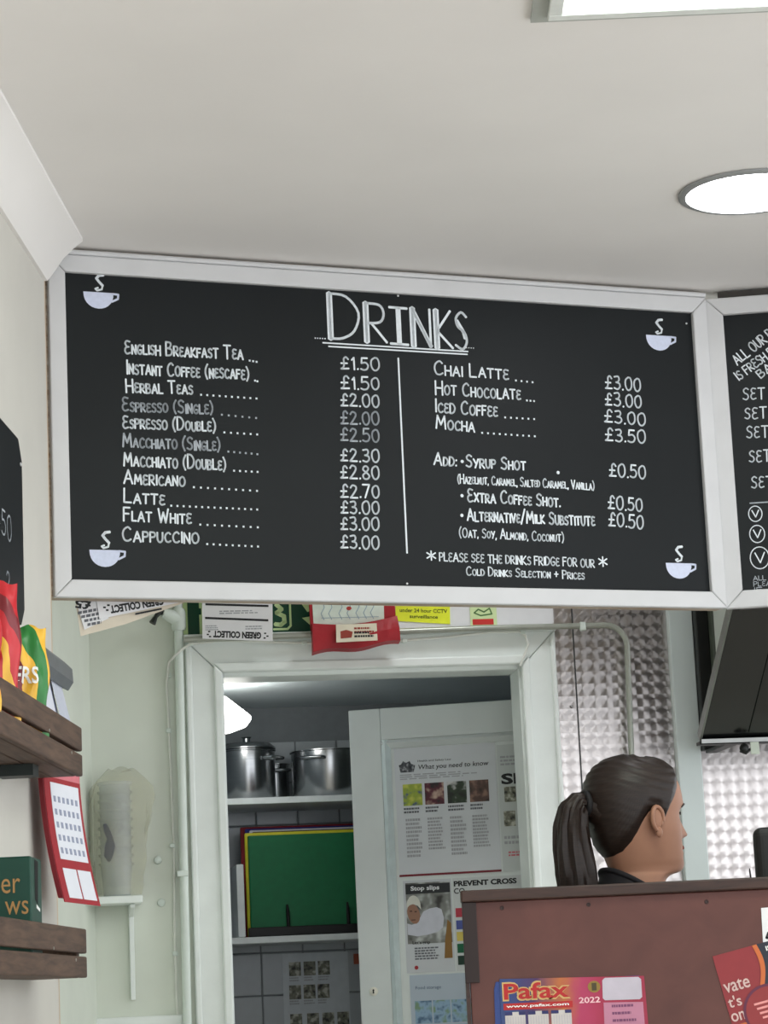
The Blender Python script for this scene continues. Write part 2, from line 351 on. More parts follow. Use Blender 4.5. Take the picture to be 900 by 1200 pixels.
# ================================================================ drinks board
M_alu = mat('white_aluminium_frame',(206,206,207),.38,metal=0,var=.03,scale=12)
M_black = mat('chalkboard_black',(19,23,25),.5,var=.12,scale=4,spec=.22)
M_chalk = mat('white_chalk_pen',(226,232,236),.8,var=.05,scale=200)
M_faded = mat('faded_chalk_pen',(172,178,184),.8,var=.12,scale=200)
M_lilac = mat('lilac_white_paint',(206,212,232),.8,var=.05,scale=120)
def frame_rails(root, u0,u1,z0,z1,w,n0,n1,rad=None):
    g = .0007
    part('frame_rail', MB().ext([(u0,z1-g),(u1,z1-g),(u1-w,z1-w),(u0+w,z1-w)],n0,n1), M_alu, root, bevel=.003)
    part('frame_rail', MB().ext([(u0,z0+g),(u0+w,z0+w),(u1-w,z0+w),(u1,z0+g)],n0,n1), M_alu, root, bevel=.003)
    part('frame_rail', MB().ext([(u0+g,z0+2*g),(u0+g,z1-2*g),(u0+w-g,z1-w-g),(u0+w-g,z0+w+g)],n0,n1), M_alu, root, bevel=.003)
    part('frame_rail', MB().ext([(u1-g,z0+2*g),(u1-g,z1-2*g),(u1-w+g,z1-w-g),(u1-w+g,z0+w+g)],n0,n1), M_alu, root, bevel=.003)
NB = -.0012
bd = thing('menu_board','large black menu board headed Drinks with hand-lettered prices in white frame','menu board',B1,(.83,0,2.08))
U0_, U1_, Z0_, Z1_ = 0, 1.666, 2.082, 2.859
rc = [(-.012,2.085),(U1_,2.085),(U1_,2.876)] + [(-.012+.06-.06*sin(a), 2.876-.06+.06*cos(a)) for a in [pi/2*i/8 for i in range(9)]]
part('backing_board', MB().ext(rc,.004,.05), wood('backing_board_edge',(150,124,98),(205,196,184),.7), bd)
part('top_bead', MB().tube([(-.006,-.004,2.80)]+[(-.006+.05-.05*sin(a), -.004, 2.866-.05+.05*cos(a)) for a in [pi/2-pi/2*i/8 for i in range(9)]]+[(U1_,-.004,2.866)],.007,8), M_alu, bd)
part('writing_surface', MB().box(.04,U1_-.028,0,.006,2.115,2.83), M_black, bd)
frame_rails(bd, U0_,U1_,Z0_,Z1_,.0405,-.012,.006)
for u, z in ((.052,2.832),(1.612,2.792),(.835,2.129),(.846,2.815)):
    part('screw', MB().lathe([(.0025,0),(.0025,-.001),(.001,-.0015)],(u,-.0002,z),10,'n'), M_alu, bd)
MENU=[
('English Breakfast Tea',(0.176, 2.64),(0.454, 2.64),0.0356,0,(0.491, 2.637),3),
('Instant Coffee (nescafe)',(0.179, 2.593),(0.467, 2.594),0.0356,0,(0.49, 2.591),2),
('Herbal Teas',(0.177, 2.55),(0.331, 2.554),0.0337,0,(0.49, 2.551),10),
('Espresso (Single)',(0.167, 2.507),(0.378, 2.51),0.0337,1,(0.488, 2.505),6),
('Espresso (Double)',(0.167, 2.468),(0.383, 2.469),0.0337,0,(0.489, 2.467),6),
('Macchiato (Single)',(0.166, 2.425),(0.392, 2.425),0.0337,1,(0.487, 2.421),6),
('Macchiato (Double)',(0.167, 2.382),(0.404, 2.381),0.0356,0,(0.486, 2.38),5),
('Americano',(0.166, 2.342),(0.306, 2.34),0.0356,0,(0.484, 2.336),10),
('Latte',(0.165, 2.299),(0.257, 2.296),0.0356,0,(0.482, 2.293),15),
('Flat White',(0.163, 2.258),(0.318, 2.255),0.0356,0,(0.483, 2.252),9),
('Cappuccino',(0.159, 2.212),(0.334, 2.211),0.0374,0,(0.481, 2.208),9),
('Chai Latte',(0.929, 2.629),(1.119, 2.626),0.0374,0,(1.189, 2.623),4),
('Hot Chocolate',(0.93, 2.581),(1.148, 2.578),0.0374,0,(1.188, 2.577),3),
('Iced Coffee',(0.927, 2.539),(1.085, 2.534),0.0374,0,(1.188, 2.533),6),
('Mocha',(0.927, 2.499),(1.023, 2.494),0.0355,0,(1.187, 2.491),10),
('Add:',(0.917, 2.413),(0.973, 2.409),0.0335,0,None,0),
('Syrup Shot',(0.999, 2.409),(1.151, 2.407),0.0337,0,None,0),
('(Hazelnut, Caramel, Salted Caramel, Vanilla)',(0.975, 2.37),(1.33, 2.365),0.0257,0,None,0),
('Extra Coffee Shot.',(0.998, 2.327),(1.237, 2.321),0.0336,0,None,0),
('Alternative/Milk Substitute',(0.995, 2.281),(1.325, 2.278),0.0336,0,None,0),
('(Oat, Soy, Almond, Coconut)',(0.972, 2.242),(1.241, 2.237),0.0277,0,None,0),
('PLEASE SEE THE DRINKS FRIDGE FOR OUR',(0.919, 2.184),(1.318, 2.177),0.0236,0,None,0),
('Cold Drinks Selection + Prices',(0.985, 2.152),(1.289, 2.148),0.0247,0,None,0),
('£1.50',(0.694, 2.63),(0.79, 2.632),0.0338,0,None,0),
('£1.50',(0.692, 2.583),(0.787, 2.585),0.0338,0,None,0),
('£2.00',(0.69, 2.543),(0.785, 2.544),0.0338,0,None,0),
('£2.00',(0.688, 2.5),(0.783, 2.502),0.0338,1,None,0),
('£2.50',(0.686, 2.46),(0.781, 2.461),0.0338,1,None,0),
('£2.30',(0.684, 2.412),(0.779, 2.412),0.0338,0,None,0),
('£2.80',(0.682, 2.371),(0.777, 2.372),0.0338,0,None,0),
('£2.70',(0.68, 2.327),(0.775, 2.328),0.0338,0,None,0),
('£3.00',(0.679, 2.29),(0.773, 2.29),0.0338,0,None,0),
('£3.00',(0.677, 2.252),(0.771, 2.252),0.0338,0,None,0),
('£3.00',(0.675, 2.208),(0.769, 2.208),0.0338,0,None,0),
('£3.00',(1.377, 2.617),(1.472, 2.614),0.0360,0,None,0),
('£3.00',(1.374, 2.575),(1.471, 2.572),0.0360,0,None,0),
('£3.00',(1.369, 2.533),(1.479, 2.529),0.0360,0,None,0),
('£3.50',(1.368, 2.488),(1.476, 2.485),0.0360,0,None,0),
('£0.50',(1.373, 2.401),(1.47, 2.397),0.0360,0,None,0),
('£0.50',(1.364, 2.321),(1.455, 2.316),0.0360,0,None,0),
('£0.50',(1.363, 2.279),(1.455, 2.274),0.0360,0,None,0),
]
for t, a, b, h, g, d, nd in MENU:
    mb = hand(MB(), t, a, b, h*(.86 if h > .03 else .82), .0042 if h > .03 else .0031, NB, small=.70)
    if d:
        st = .012 if t != 'Latte' else .008
        for k in range(nd):
            f = (k+.6)/nd; u = b[0]+st+(d[0]-b[0]-st)*f; z = b[1]+(d[1]-b[1])*f - .001
            mb.rect(u-.0022,u+.0022,z-.0022,z+.0022,NB)
    part('lettering', mb, M_faded if g else M_chalk, bd)
# title: brush letters with heavy down-strokes, double underline
mb = MB(); z0 = 2.700
def heavy(pts, w): ribbon(mb, pts, w, NB)
def ttl(ch, u, w, h, zz, hv):
    for st in glyph(ch)[0]:
        mx = glyph(ch)[1]; ribbon(mb, [(u+p[0]/mx*w, zz+p[1]*h) for p in st], .006, NB)
    for x in hv: ribbon(mb, [(u+x[0]*w,zz+.01*h),(u+x[1]*w,zz+.985*h)], .0150, NB)
ttl('D',.672,.072,.108,2.702,[(.0,.0)]); ttl('R',.762,.05,.092,2.700,[(.0,.0)])
ribbon(mb,[(.822,2.698),(.866,2.697)],.006,NB); ribbon(mb,[(.822,2.786),(.866,2.785)],.006,NB); ribbon(mb,[(.844,2.700),(.844,2.783)],.0125,NB)
ttl('N',.880,.044,.09,2.696,[(.0,.0)]); ribbon(mb,[(.88,2.786),(.924,2.697)],.010,NB)
ttl('K',.940,.04,.09,2.695,[(.0,.0)]); ttl('S',.988,.03,.09,2.694,[]); ribbon(mb,[(.994,2.762),(1.010,2.735),(1.013,2.722)],.009,NB)
part('lettering', mb, M_chalk, bd)
mb = MB(); ribbon(mb,[(.652,2.6905),(1.018,2.689)],.0035,NB); ribbon(mb,[(.666,2.6825),(1.016,2.682)],.0035,NB)
for k in range(5): mb.rect(.632+.006*k,.635+.006*k,2.699,2.702,NB); mb.rect(1.008+.006*k,1.0105+.006*k,2.697,2.6995,NB)
part('underline', mb, M_chalk, bd)
mb = MB(); ribbon(mb,[(.839,2.663),(.838,2.201)],.0042,NB); part('divider_line', mb, M_chalk, bd)
for u, z in ((.989,2.422),(.984,2.340),(.981,2.293),(1.237,2.404)): part('bullet', MB().flat([(u+.0042*cos(k*pi/4),z+.0042*sin(k*pi/4)) for k in range(8)],NB), M_chalk, bd)

for u, z in ((.887,2.183),(1.330,2.177)): part('lettering', hand(MB(),'*',(u,z),(u+.022,z),.026,.0034,NB), M_chalk, bd)
def cup(u, z):
    mb = MB(); w = .035
    mb.flat([(u-w,z)]+[(u-w*cos(a), z-.038*sin(a)**.85) for a in [pi*i/14 for i in range(1,14)]]+[(u+w,z)], NB)
    ribbon(mb, [(u+w*.95,z-.002),(u+w+.011,z-.003),(u+w+.010,z-.013),(u+w-.004,z-.020)], .0048, NB)
    part('cup_drawing', mb, M_lilac, bd)
    mb = MB(); q = [(.012,.060),(.002,.058),(-.004,.047),(.002,.035),(.010,.022),(.008,.008),(-.003,.003),(-.007,.009),(-.001,.013)]
    ribbon(mb, [(u+a,z+b*.64+.002) for a,b in q[:5]], .0062, NB); ribbon(mb, [(u+a,z+b*.64+.002) for a,b in q[4:]], .0042, NB)
    part('steam_drawing', mb, M_chalk, bd)
for c in ((.118,2.778),(1.532,2.757),(.118,2.191),(1.545,2.192)): cup(*c)

# ================================================================ second menu board
b2 = thing('menu_board','black menu board of set meals adjoining the drinks board, thick white frame','menu board',B2,(.6,0,2.08))
part('backing_board', MB().box(.02,1.2,.0065,.05,2.085,2.876), mat('board_back',(64,60,56),.7), b2)
part('writing_surface', MB().box(.028,1.17,0,.006,2.115,2.83), M_black, b2)
frame_rails(b2, -.0135,1.2,2.081,2.857,.0435,-.014,.006)
for u,z,e in ((.064,2.598,.116),(.065,2.549,.117),(.066,2.501,.118),(.068,2.441,.118),(.069,2.377,.119)):
    part('lettering', hand(MB(),'SET',(u,z),(e,z-.002),.028,.0034,NB,gap=.25), M_chalk, b2)
for t,a,b,h in (('ALL OUR B',(.056,2.686),(.150,2.752),.025),('IS FRESH F',(.057,2.647),(.148,2.706),.022),('BA',(.111,2.648),(.142,2.670),.021)):
    part('lettering', hand(MB(),t,a,b,h,.0034,NB), M_chalk, b2)
mb = MB(); ribbon(mb,[(.062,2.339),(.62,2.336)],.003,NB); part('divider_line', mb, M_faded, b2)
for (u,z),r in (((.073,2.312),.017),((.074,2.262),.019),((.076,2.203),.024)):
    mb = hand(MB(),'V',(u-r*.45,z-r*.5),(u+r*.5,z-r*.5),r*1.0,.003,NB)
    ribbon(mb,[(u+r*.95*cos(k*pi/12),z+r*1.12*sin(k*pi/12)) for k in range(25)],.0025,NB); part('lettering', mb, M_chalk, b2)
for t,z,e in (('ALL D',2.148,.105),('PLEAS',2.134,.108),('IF',2.120,.076)): part('lettering', hand(MB(),t,(.057,z),(e,z),.011,.0018,NB), M_faded, b2)

# ================================================================ left wall: shelves and what stands on them
M_shelf = wood('dark_stained_shelf_wood',(66,50,41),(100,78,64),.65,axis=(2,20,20))
def crate(label, zt, slats, base, bk):
    r = thing('crate_shelf', label, 'shelf', LW, (4.2,-.055,base), 'slatted wooden wall shelves')
    for z0, z1 in slats:
        part('slat', MB().box(3.2,5.108,-.112,-.098,z0,z1), M_shelf, r, bevel=.003)
    part('end_board', MB().box(5.094,5.108,-.097,-.002,base+.001,zt), M_shelf, r, bevel=.002)
    for k in range(2): part('bottom_plank', MB().box(3.2,5.093,-.097+.048*k,-.052+.048*k,base,base+.014), M_shelf, r, bevel=.002)
    part('corner_batten', MB().box(5.07,5.093,-.0975,-.075,base+.015,zt-.004), M_shelf, r)
    for u in bk: part('bracket', MB().box(u-.02,u+.04,-.07,-.001,base-.022,base-.0005), mat('black_bracket',(30,38,36),.5), r)
    for u, z in ((4.72,slats[0][0]+.004),(4.97,slats[1][1]-.008)): part('nail_head', MB().lathe([(.003,0),(.003,-.0015),(.0,-.002)],(u,-.112,z),8,'n'), mat('steel_nail',(190,186,178),.4,1), r)
crate('dark slatted wooden wall shelf holding crisp packets', 1.755, ((1.709,1.757),(1.659,1.702)), 1.659, (3.6,4.80))
crate('dark slatted wooden wall shelf holding a green box', 1.352, ((1.309,1.357),(1.262,1.303)), 1.262, (3.5,4.3))

def crisps(label, u, n, z, w, h, yaw, m, text=None, tm=None, tc=(0,0), tw=.05, th=.03):
    pl = Plane(0,0,math.degrees(LW.a)+yaw); p = LW.mtx((u,n,z)).translation; pl.o = Vector((p.x,p.y,0))
    r = thing('crisp_packet', label, 'crisps', pl, (0,0,z), 'crisp packets on the upper shelf')
    def surf(s, t, side):
        a = max(0,1-abs(s)**3.2); b = max(0,1-abs(2*t-1)**5); crk = .0035*sin(9*s+7*t*side)+.003*sin(17*t+5*s)
        ww = w/2*(1-.10*(1-b)); d = .030*a**.6*b
        return (s*ww + .004*sin(13*t), side*d + crk*b*a + .0022*sin(40*s)*(1-b)-.012*t, z+t*h+.004*sin(6*s)*(t>.9))
    mb = MB(); N = 18
    for side in (-1,1):
        vs = [surf(-1+2*i/N, j/N, side) for j in range(N+1) for i in range(N+1)]
        mb.add(vs, [(j*(N+1)+i,j*(N+1)+i+1,(j+1)*(N+1)+i+1,(j+1)*(N+1)+i) for j in range(N) for i in range(N)])
    mb.smooth = True; part('bag', mb, m, r)
    if text:
        t = printed(MB(), text, (tc[0],z+tc[1]), tw, th, 0, bold=.02)
        t.v = [(a, surf(max(-1,min(1,a/(w/2))), (c-z)/h, -1)[1]-.0015, c) for a,b,c in t.v]; part('lettering', t, tm, r)
    return r
M_white = mat('white_ink',(240,240,236),.5)
RED,YEL,GRN,DRD,PUR,ORG = (196,30,40),(240,186,60),(34,122,48),(122,22,32),(86,60,140),(226,130,40)
crisps('red and purple crisp packet beside the black chalkboard',4.22,-.052,1.674,.13,.25,-66, bands('crisps_print_purple',[(0,PUR),(.3,RED),(.52,YEL),(.66,RED),(.85,DRD)],(1,0,.35),.1,4,.4), 'S', M_white, (.03,.12), .02,.035)
crisps('tall red crisp packet with yellow patches',4.44,-.058,1.674,.105,.275,-62, bands('crisps_print_red',[(0,DRD),(.22,RED),(.47,YEL),(.58,RED),(.78,DRD),(.9,RED)],(1,0,.5),-.05,4.5,.55))
crisps('green and yellow crisp packet with white letters',4.72,-.062,1.674,.10,.235,-60, bands('crisps_print_green',[(0,YEL),(.2,DRD),(.42,YEL),(.55,GRN),(.74,YEL),(.88,DRD)],(1,0,.25),.18,5,.35), 'ERS', M_white, (-.004,.140), .046,.032)

gb = thing('food_box','dark green cardboard box with gold letters and slot, on lower shelf','box',Plane(-.709,4.63,0),(0,0,1.277))
M_bx = mat('dark_green_card',(16,66,52),.45,var=.08)
part('carton', MB().box(-.036,.047,0,.13,1.277,1.476), M_bx, gb, bevel=.003)
part('lettering', printed(MB(),'er',(.010,1.424),.034,.026,-.001), mat('gold_ink',(176,134,80),.5), gb)
part('lettering', printed(MB(),'ws',(.020,1.385),.042,.024,-.001), mat('gold_ink',(176,134,80),.5), gb)
mb = MB(); mb.add([(.0476,.04,1.40),(.0476,.075,1.39),(.0476,.085,1.47),(.0476,.04,1.472)],[(0,1,2,3)]); part('slot', mb, mat('slot_black',(14,16,16),.8), gb)
mb = MB(); mb.add([(.0478,.055,1.385),(.0478,.10,1.379),(.0478,.10,1.385),(.0478,.055,1.392)],[(0,1,2,3)]); part('lid_edge', mb, M_white, gb)

cb = thing('chalkboard','black chalkboard with cut corners hanging on the cream wall above crisps','chalkboard',LW,(4.6,-.01,1.955))
part('panel', MB().ext([(4.2,1.99),(4.24,1.955),(5.0,1.955),(5.037,1.99),(5.037,2.295),(5.0,2.335),(4.24,2.335),(4.2,2.295)],-.014,-.001), M_black, cb, bevel=.002)
mb = hand(MB(),'50',(4.80,2.105),(4.90,2.105),.05,.004,-.015); part('lettering', mb, M_faded, cb); part('lettering', hand(MB(),'2',(4.84,2.0),(4.875,2.0),.04,.004,-.015), M_faded, cb)
part('screw', MB().lathe([(.004,0),(.004,-.002),(.001,-.003)],(5.018,-.014,2.285),10,'n'), M_alu, cb)

lh = thing('leaflet_rail','grey metal rail on the wall end gripping white and lilac leaflets','leaflet rail',LW,(5.3,-.02,1.75))
part('rail', MB().exu([(-.001,1.892),(-.03,1.875),(-.042,1.893),(-.040,1.922),(-.022,1.940),(-.001,1.940)],5.02,5.455), mat('grey_metal_rail',(112,116,120),.45,.3), lh, bevel=.002)
part('end_plug', MB().exu([(-.006,1.885),(-.026,1.880),(-.032,1.893),(-.020,1.905)],5.4555,5.457), mat('slot_black',(14,16,16),.8), lh)
for k,(u0,u1,c) in enumerate(((5.06,5.22,(206,196,226)),(5.16,5.30,(222,224,236)),(5.27,5.40,(196,200,214)))):
    mb = MB(); a, b = -.010-.005*k, -.018-.010*k
    mb.add([(u0,a,1.895),(u1,a,1.895),(u1+.02,b-.012,1.755),(u0+.02,b-.012,1.755),(u0,a-.001,1.895),(u1,a-.001,1.895),(u1+.02,b-.013,1.755),(u0+.02,b-.013,1.755)],[(0,1,2,3),(7,6,5,4),(0,4,5,1),(1,5,6,2),(2,6,7,3),(3,7,4,0)])
    part('leaflet', mb, mat('leaflet_paper_%d'%k,c,.6), lh)

# red wall calendar at the end of the cream wall, its pages curling off the wall
CAL = Plane(-.708,5.15,76)
cl = thing('wall_calendar','red wall calendar with white date pages hanging off the wall end','calendar',CAL,(.15,0,1.41))
def sheet(mb, u0,u1,z0,z1,n,th=.0006,curl=-.030,rows=10):
    f = lambda z: n + curl*((1.70-z)/.29)**2
    vs = []; fs = []
    for j in range(rows+1):
        z = z0+(z1-z0)*j/rows
        for u in (u0,u1):
            for d in (0,th): vs.append((u + .03*((1.70-z)/.29)**1.5, f(z)+d, z - .02*(u-.1)))
    for j in range(rows):
        a = j*4
        fs += [(a,a+2,a+6,a+4),(a+1,a+5,a+7,a+3),(a,a+4,a+5,a+1),(a+2,a+3,a+7,a+6)]
    fs += [(0,1,3,2),(rows*4,rows*4+2,rows*4+3,rows*4+1)]
    return mb.add(vs, fs)
M_cr = mat('calendar_red',(160,28,40),.5); M_pp = mat('white_paper',(226,228,236),.6,var=.02)
part('back_pages', sheet(MB(),.0,.200,1.42,1.70,.003,.010), mat('calendar_dark_red',(120,24,34),.5), cl)
part('front_page', sheet(MB(),.004,.204,1.412,1.70,.002,.002), M_cr, cl)
part('date_grid', sheet(MB(),.035,.19,1.50,1.655,.0012,.0006), M_pp, cl)
for u0,u1 in ((.035,.108),(.116,.19)): part('small_month', sheet(MB(),u0,u1,1.422,1.482,.0012,.0006,rows=4), M_pp, cl)
mb = MB()
for r_ in range(5):
    for c_ in range(6): sheet(mb,.045+.024*c_,.057+.024*c_,1.512+.026*r_,1.524+.026*r_,.0006,.0004,rows=1)
part('dates', mb, mat('faint_blue_ink',(150,156,178),.6), cl)
part('picture_header', sheet(MB(),.02,.2,1.665,1.697,.0012,.0006,rows=2), mat('calendar_pink',(214,120,130),.5), cl)

# ================================================================ wall beside the pantry doorway
M_pipe = mat('painted_pipe',(214,224,216),.35,var=.03)
vp = thing('water_pipe','white painted vertical pipe with a black stop tap','pipe',DW,(-.52,-.03,0))
part('pipe', MB().tube([(-.522,-.035,0),(-.520,-.035,1.15),(-.512,-.035,2.2),(-.508,-.035,2.6)],.012,14), M_pipe, vp)
part('joint', MB().lathe([(.017,-.03),(.02,-.02),(.02,.02),(.017,.03)],(-.511,-.035,2.245),16), M_pipe, vp, bevel=0)
part('joint', MB().tube([(-.512,-.035,2.245),(-.535,-.05,2.255),(-.556,-.06,2.262)],[.02,.018,.011],14), M_pipe, vp)
tapp = part('tap_handle', MB().tube([(-.556,-.06,2.262),(-.566,-.066,2.262)],.006,8).tube([(-.585,-.07,2.232),(-.575,-.068,2.25),(-.566,-.066,2.262),(-.556,-.066,2.275),(-.550,-.066,2.284)],[.010,.006,.008,.006,.008],10), mat('tap_black',(24,30,26),.4), vp)
for z in (1.55,.6): part('pipe_clip', MB().box(-.536,-.505,-.05,-.001,z-.008,z+.008), M_pipe, vp, bevel=.003)
cbv = thing('electric_cable','thin white cable clipped beside the doorway and over its head','cable',DW,(-.52,-.02,0))
pth = [(-.500,-.012,0),(-.505,-.012,1.15),(-.513,-.055,1.338),(-.541,-.012,1.63),(-.545,-.012,1.97),(-.548,-.012,2.07),(-.540,-.03,2.13),(-.512,-.055,2.155),(-.482,-.05,2.175),(-.40,-.045,2.183),(-.322,-.042,2.180),(-.20,-.042,2.172),(-.10,-.042,2.168),(.107,-.042,2.170),(.25,-.042,2.178),(.36,-.042,2.188),(.44,-.042,2.187),(.458,-.042,2.176),(.465,-.042,2.15),(.45,-.042,2.115),(.438,-.042,2.09)]
pth[2] = (-.546,-.012,1.338); pth[1] = (-.544,-.012,1.15); pth[0] = (-.542,-.012,0)
part('cable', MB().tube(pth,.0036,8), mat('cable_white',(222,224,216),.4), cbv)
for u,n,z in ((-.541,-.012,2.095),(-.546,-.012,1.942),(-.545,-.012,1.628),(-.546,-.012,1.338),(-.482,-.045,2.176),(-.165,-.04,2.172),(.115,-.04,2.170),(.452,-.04,2.186)):
    part('clip', MB().box(u-.007,u+.007,n-.008,n+.011,z-.006,z+.006), M_pipe, cbv, bevel=.002)
hp = thing('copper_pipe','greyish pipe running over the doorway and bending down the steel panels','pipe',DW,(.3,-.05,1.3))
bend = [(.745-.06+.06*sin(a),-.052,2.137+.06*cos(a)) for a in [pi/2*i/8 for i in range(9)]]
part('run', MB().tube([(-.5,-.056,2.186),(-.15,-.056,2.190),(.32,-.056,2.197),(.56,-.052,2.197)]+bend+[(.738,-.052,1.83),(.728,-.052,1.2)],.0085,12), mat('dull_pipe_metal',(168,172,162),.35,.5), hp)
for u in (.62,): part('clip', MB().box(u-.008,u+.008,-.064,-.046,2.183,2.207), M_pipe, hp, bevel=.002)

ex = thing('fire_exit_sign','dark green glow-in-the-dark sign with pale lettering above the doorway','sign',DW,(-.31,-.003,2.204))
M_sg = mat('sign_green',(8,74,52),.4); M_lum = mat('pale_luminous_green',(214,240,176),.5,var=.03)
part('panel', MB().box(-.496,-.12,-.006,-.001,2.204,2.42), M_lum, ex)
part('green_field', MB().flat([(-.484,2.207),(-.124,2.207),(-.124,2.41),(-.484,2.41)],-.0072), M_sg, ex)
mb = MB(); mb.rect(-.452,-.36,2.28,2.30,-.008); mb.rect(-.452,-.43,2.207,2.262,-.008); mb.rect(-.446,-.43,2.262,2.28,-.008)
ribbon(mb,[(-.205,2.30),(-.198,2.29),(-.198,2.225),(-.207,2.216),(-.245,2.216)],.006,-.008)
ribbon(mb,[(-.236,2.285),(-.222,2.272),(-.236,2.262),(-.216,2.252),(-.215,2.236),(-.226,2.228),(-.24,2.230)],.012,-.008)
mb.flat([(-.172,2.295),(-.15,2.262),(-.15,2.295)],-.008); mb.flat([(-.166,2.246),(-.14,2.25),(-.14,2.222)],-.008)
mb.flat([(-.15,2.262),(-.135,2.268),(-.135,2.295),(-.15,2.295)],-.008)
part('lettering', mb, M_lum, ex)

M_ink = mat('black_ink',(32,34,36),.6); M_gink = mat('grey_ink',(164,166,170),.6)
M_cream_p = mat('aged_paper',(214,204,186),.7,var=.04); M_wp = mat('notice_paper',(228,228,230),.6,var=.02)
sd = thing('leaflet','white leaflet with upside-down lettering hanging over the green exit sign','paper',DW,(-.35,-.071,2.17))
part('sheet', MB().ext([(-.449,2.186),(-.256,2.174),(-.249,2.40),(-.445,2.41)],-.0718,-.0710), M_wp, sd)
mb = MB(); printed(mb,'GREEN COLLECT',(-.353,2.194),.132,.019,-.0723,rot=176.5,bold=.05)
mb.flat([(-.438,2.278),(-.264,2.269),(-.264,2.275),(-.438,2.284)],-.0723); mb.flat([(-.440,2.240),(-.266,2.229),(-.266,2.235),(-.440,2.246)],-.0723)
for u,z in ((-.434,2.197),(-.430,2.205),(-.428,2.191),(-.270,2.188),(-.276,2.196),(-.278,2.183)): mb.rect(u-.003,u+.003,z-.002,z+.002,-.0723)
part('lettering', mb, M_ink, sd)
for q_ in ((-.44,-.40,2.222,2.206,3),(-.33,-.27,2.218,2.205,2),(-.40,-.28,2.262,2.25,2)): part('small_print', textlines(MB(),q_[0],q_[1],q_[2],q_[3],-.0722,q_[4]), M_gink, sd)

pc = thing('first_aid_pouch','red folded pouch with clear window and white label above the doorway','pouch',DW,(-.03,-.08,2.13))
M_rd = mat('red_pouch_fabric',(160,26,36),.5,var=.12,scale=18,bump=.4)
mb = MB(); secs = []
for i in range(13):
    u = i/12
    zb = 2.131+.024*u + .005*sin(u*9); zt = 2.215+.016*u-.012*sin(pi*u)
    secs.append([(-.149+.243*u,-.060,zb),(-.149+.243*u,-.105+.006*sin(7*u),zb+.004),(-.149+.24*u,-.112+.008*sin(5*u+1),(zb+zt)/2),(-.148+.236*u,-.098,zt),(-.148+.236*u,-.060,zt)])
mb.loft(secs); part('pocket', mb, M_rd, pc)
part('back_panel', MB().ext([(-.15,2.20),(.088,2.225),(.080,2.42),(-.155,2.42)],-.072,-.060), M_rd, pc)
part('clear_window', MB().ext([(-.142,2.205),(.055,2.222),(.058,2.40),(-.146,2.40)],-.0735,-.0722), mat('window_paper',(214,226,214),.25,var=.08,scale=40), pc)
mb = MB()
for k in range(7):
    u = -.12+.024*k+random.uniform(-.006,.006); ribbon(mb,[(u,2.29),(u+.006,2.262),(u-.004,2.245),(u+.004,2.228)],.002,-.0742)
mb.rect(-.12,.04,2.232,2.2335,-.0742); part('sketch_lines', mb, mat('blue_grey_ink',(140,166,180),.6), pc)
part('red_mark', MB().flat([(-.042+.008*cos(k),2.258+.006*sin(k)) for k in (0,1,2,3,4,5)],-.0745), mat('mark_red',(176,60,52),.6), pc)
lb = part('label', MB().ext([(-.086,2.158),(.028,2.161),(.027,2.208),(-.085,2.207)],-.1185,-.112), mat('label_cream',(222,214,192),.6), pc)
part('label_print', textlines(MB().flat([(-.074,2.168),(-.044,2.170),(-.040,2.186),(-.058,2.192),(-.074,2.188)],-.119),-.036,.02,2.198,2.178,-.119,2), mat('label_red_ink',(150,62,48),.6), lb)
part('label_print', textlines(MB(),-.036,.02,2.186,2.166,-.1192,2), M_ink, lb)

pc.matrix_world = DW.mtx((-.03,-.090,2.13))      # clear of the pipe
nt_ = part('wall_notice', MB().box(.082,.55,-.004,-.001,2.206,2.42), M_wp, pl=DW, base=(.3,0,2.2), label='long white notice sheet behind the yellow sticker over the doorway', cat='notice')
ys = thing('warning_sticker','bright yellow camera-surveillance sticker above the doorway','sticker',DW,(.18,-.005,2.22))
part('sheet', MB().ext([(.098,2.231),(.252,2.218),(.258,2.40),(.102,2.40)],-.007,-.005), mat('bright_yellow',(232,240,52),.5), ys)
mb = MB(); printed(mb,'premises are',(.185,2.275),.11,.010,-.0078,rot=-3,bold=.02); printed(mb,'under 24 hour CCTV',(.178,2.258),.135,.011,-.0078,rot=-3,bold=.02); printed(mb,'surveillance',(.178,2.241),.08,.010,-.0078,rot=-3,bold=.02)
part('lettering', mb, mat('olive_ink',(92,104,24),.6), ys)
st = thing('small_sticker','small pale green sticker with red band above the doorway','sticker',DW,(.35,-.005,2.21))
part('sheet', MB().box(.310,.386,-.007,-.005,2.212,2.33), mat('pale_lime',(214,232,178),.5), st)
part('red_band', MB().rect(.316,.376,2.214,2.230,-.0076), mat('sticker_red',(206,52,48),.5), st)
mb = MB(); ribbon(mb,[(.322,2.248),(.334,2.258),(.350,2.250),(.366,2.260),(.372,2.244),(.34,2.240),(.322,2.248)],.004,-.0076); part('emblem', mb, mat('leaf_green',(86,128,72),.5), st)

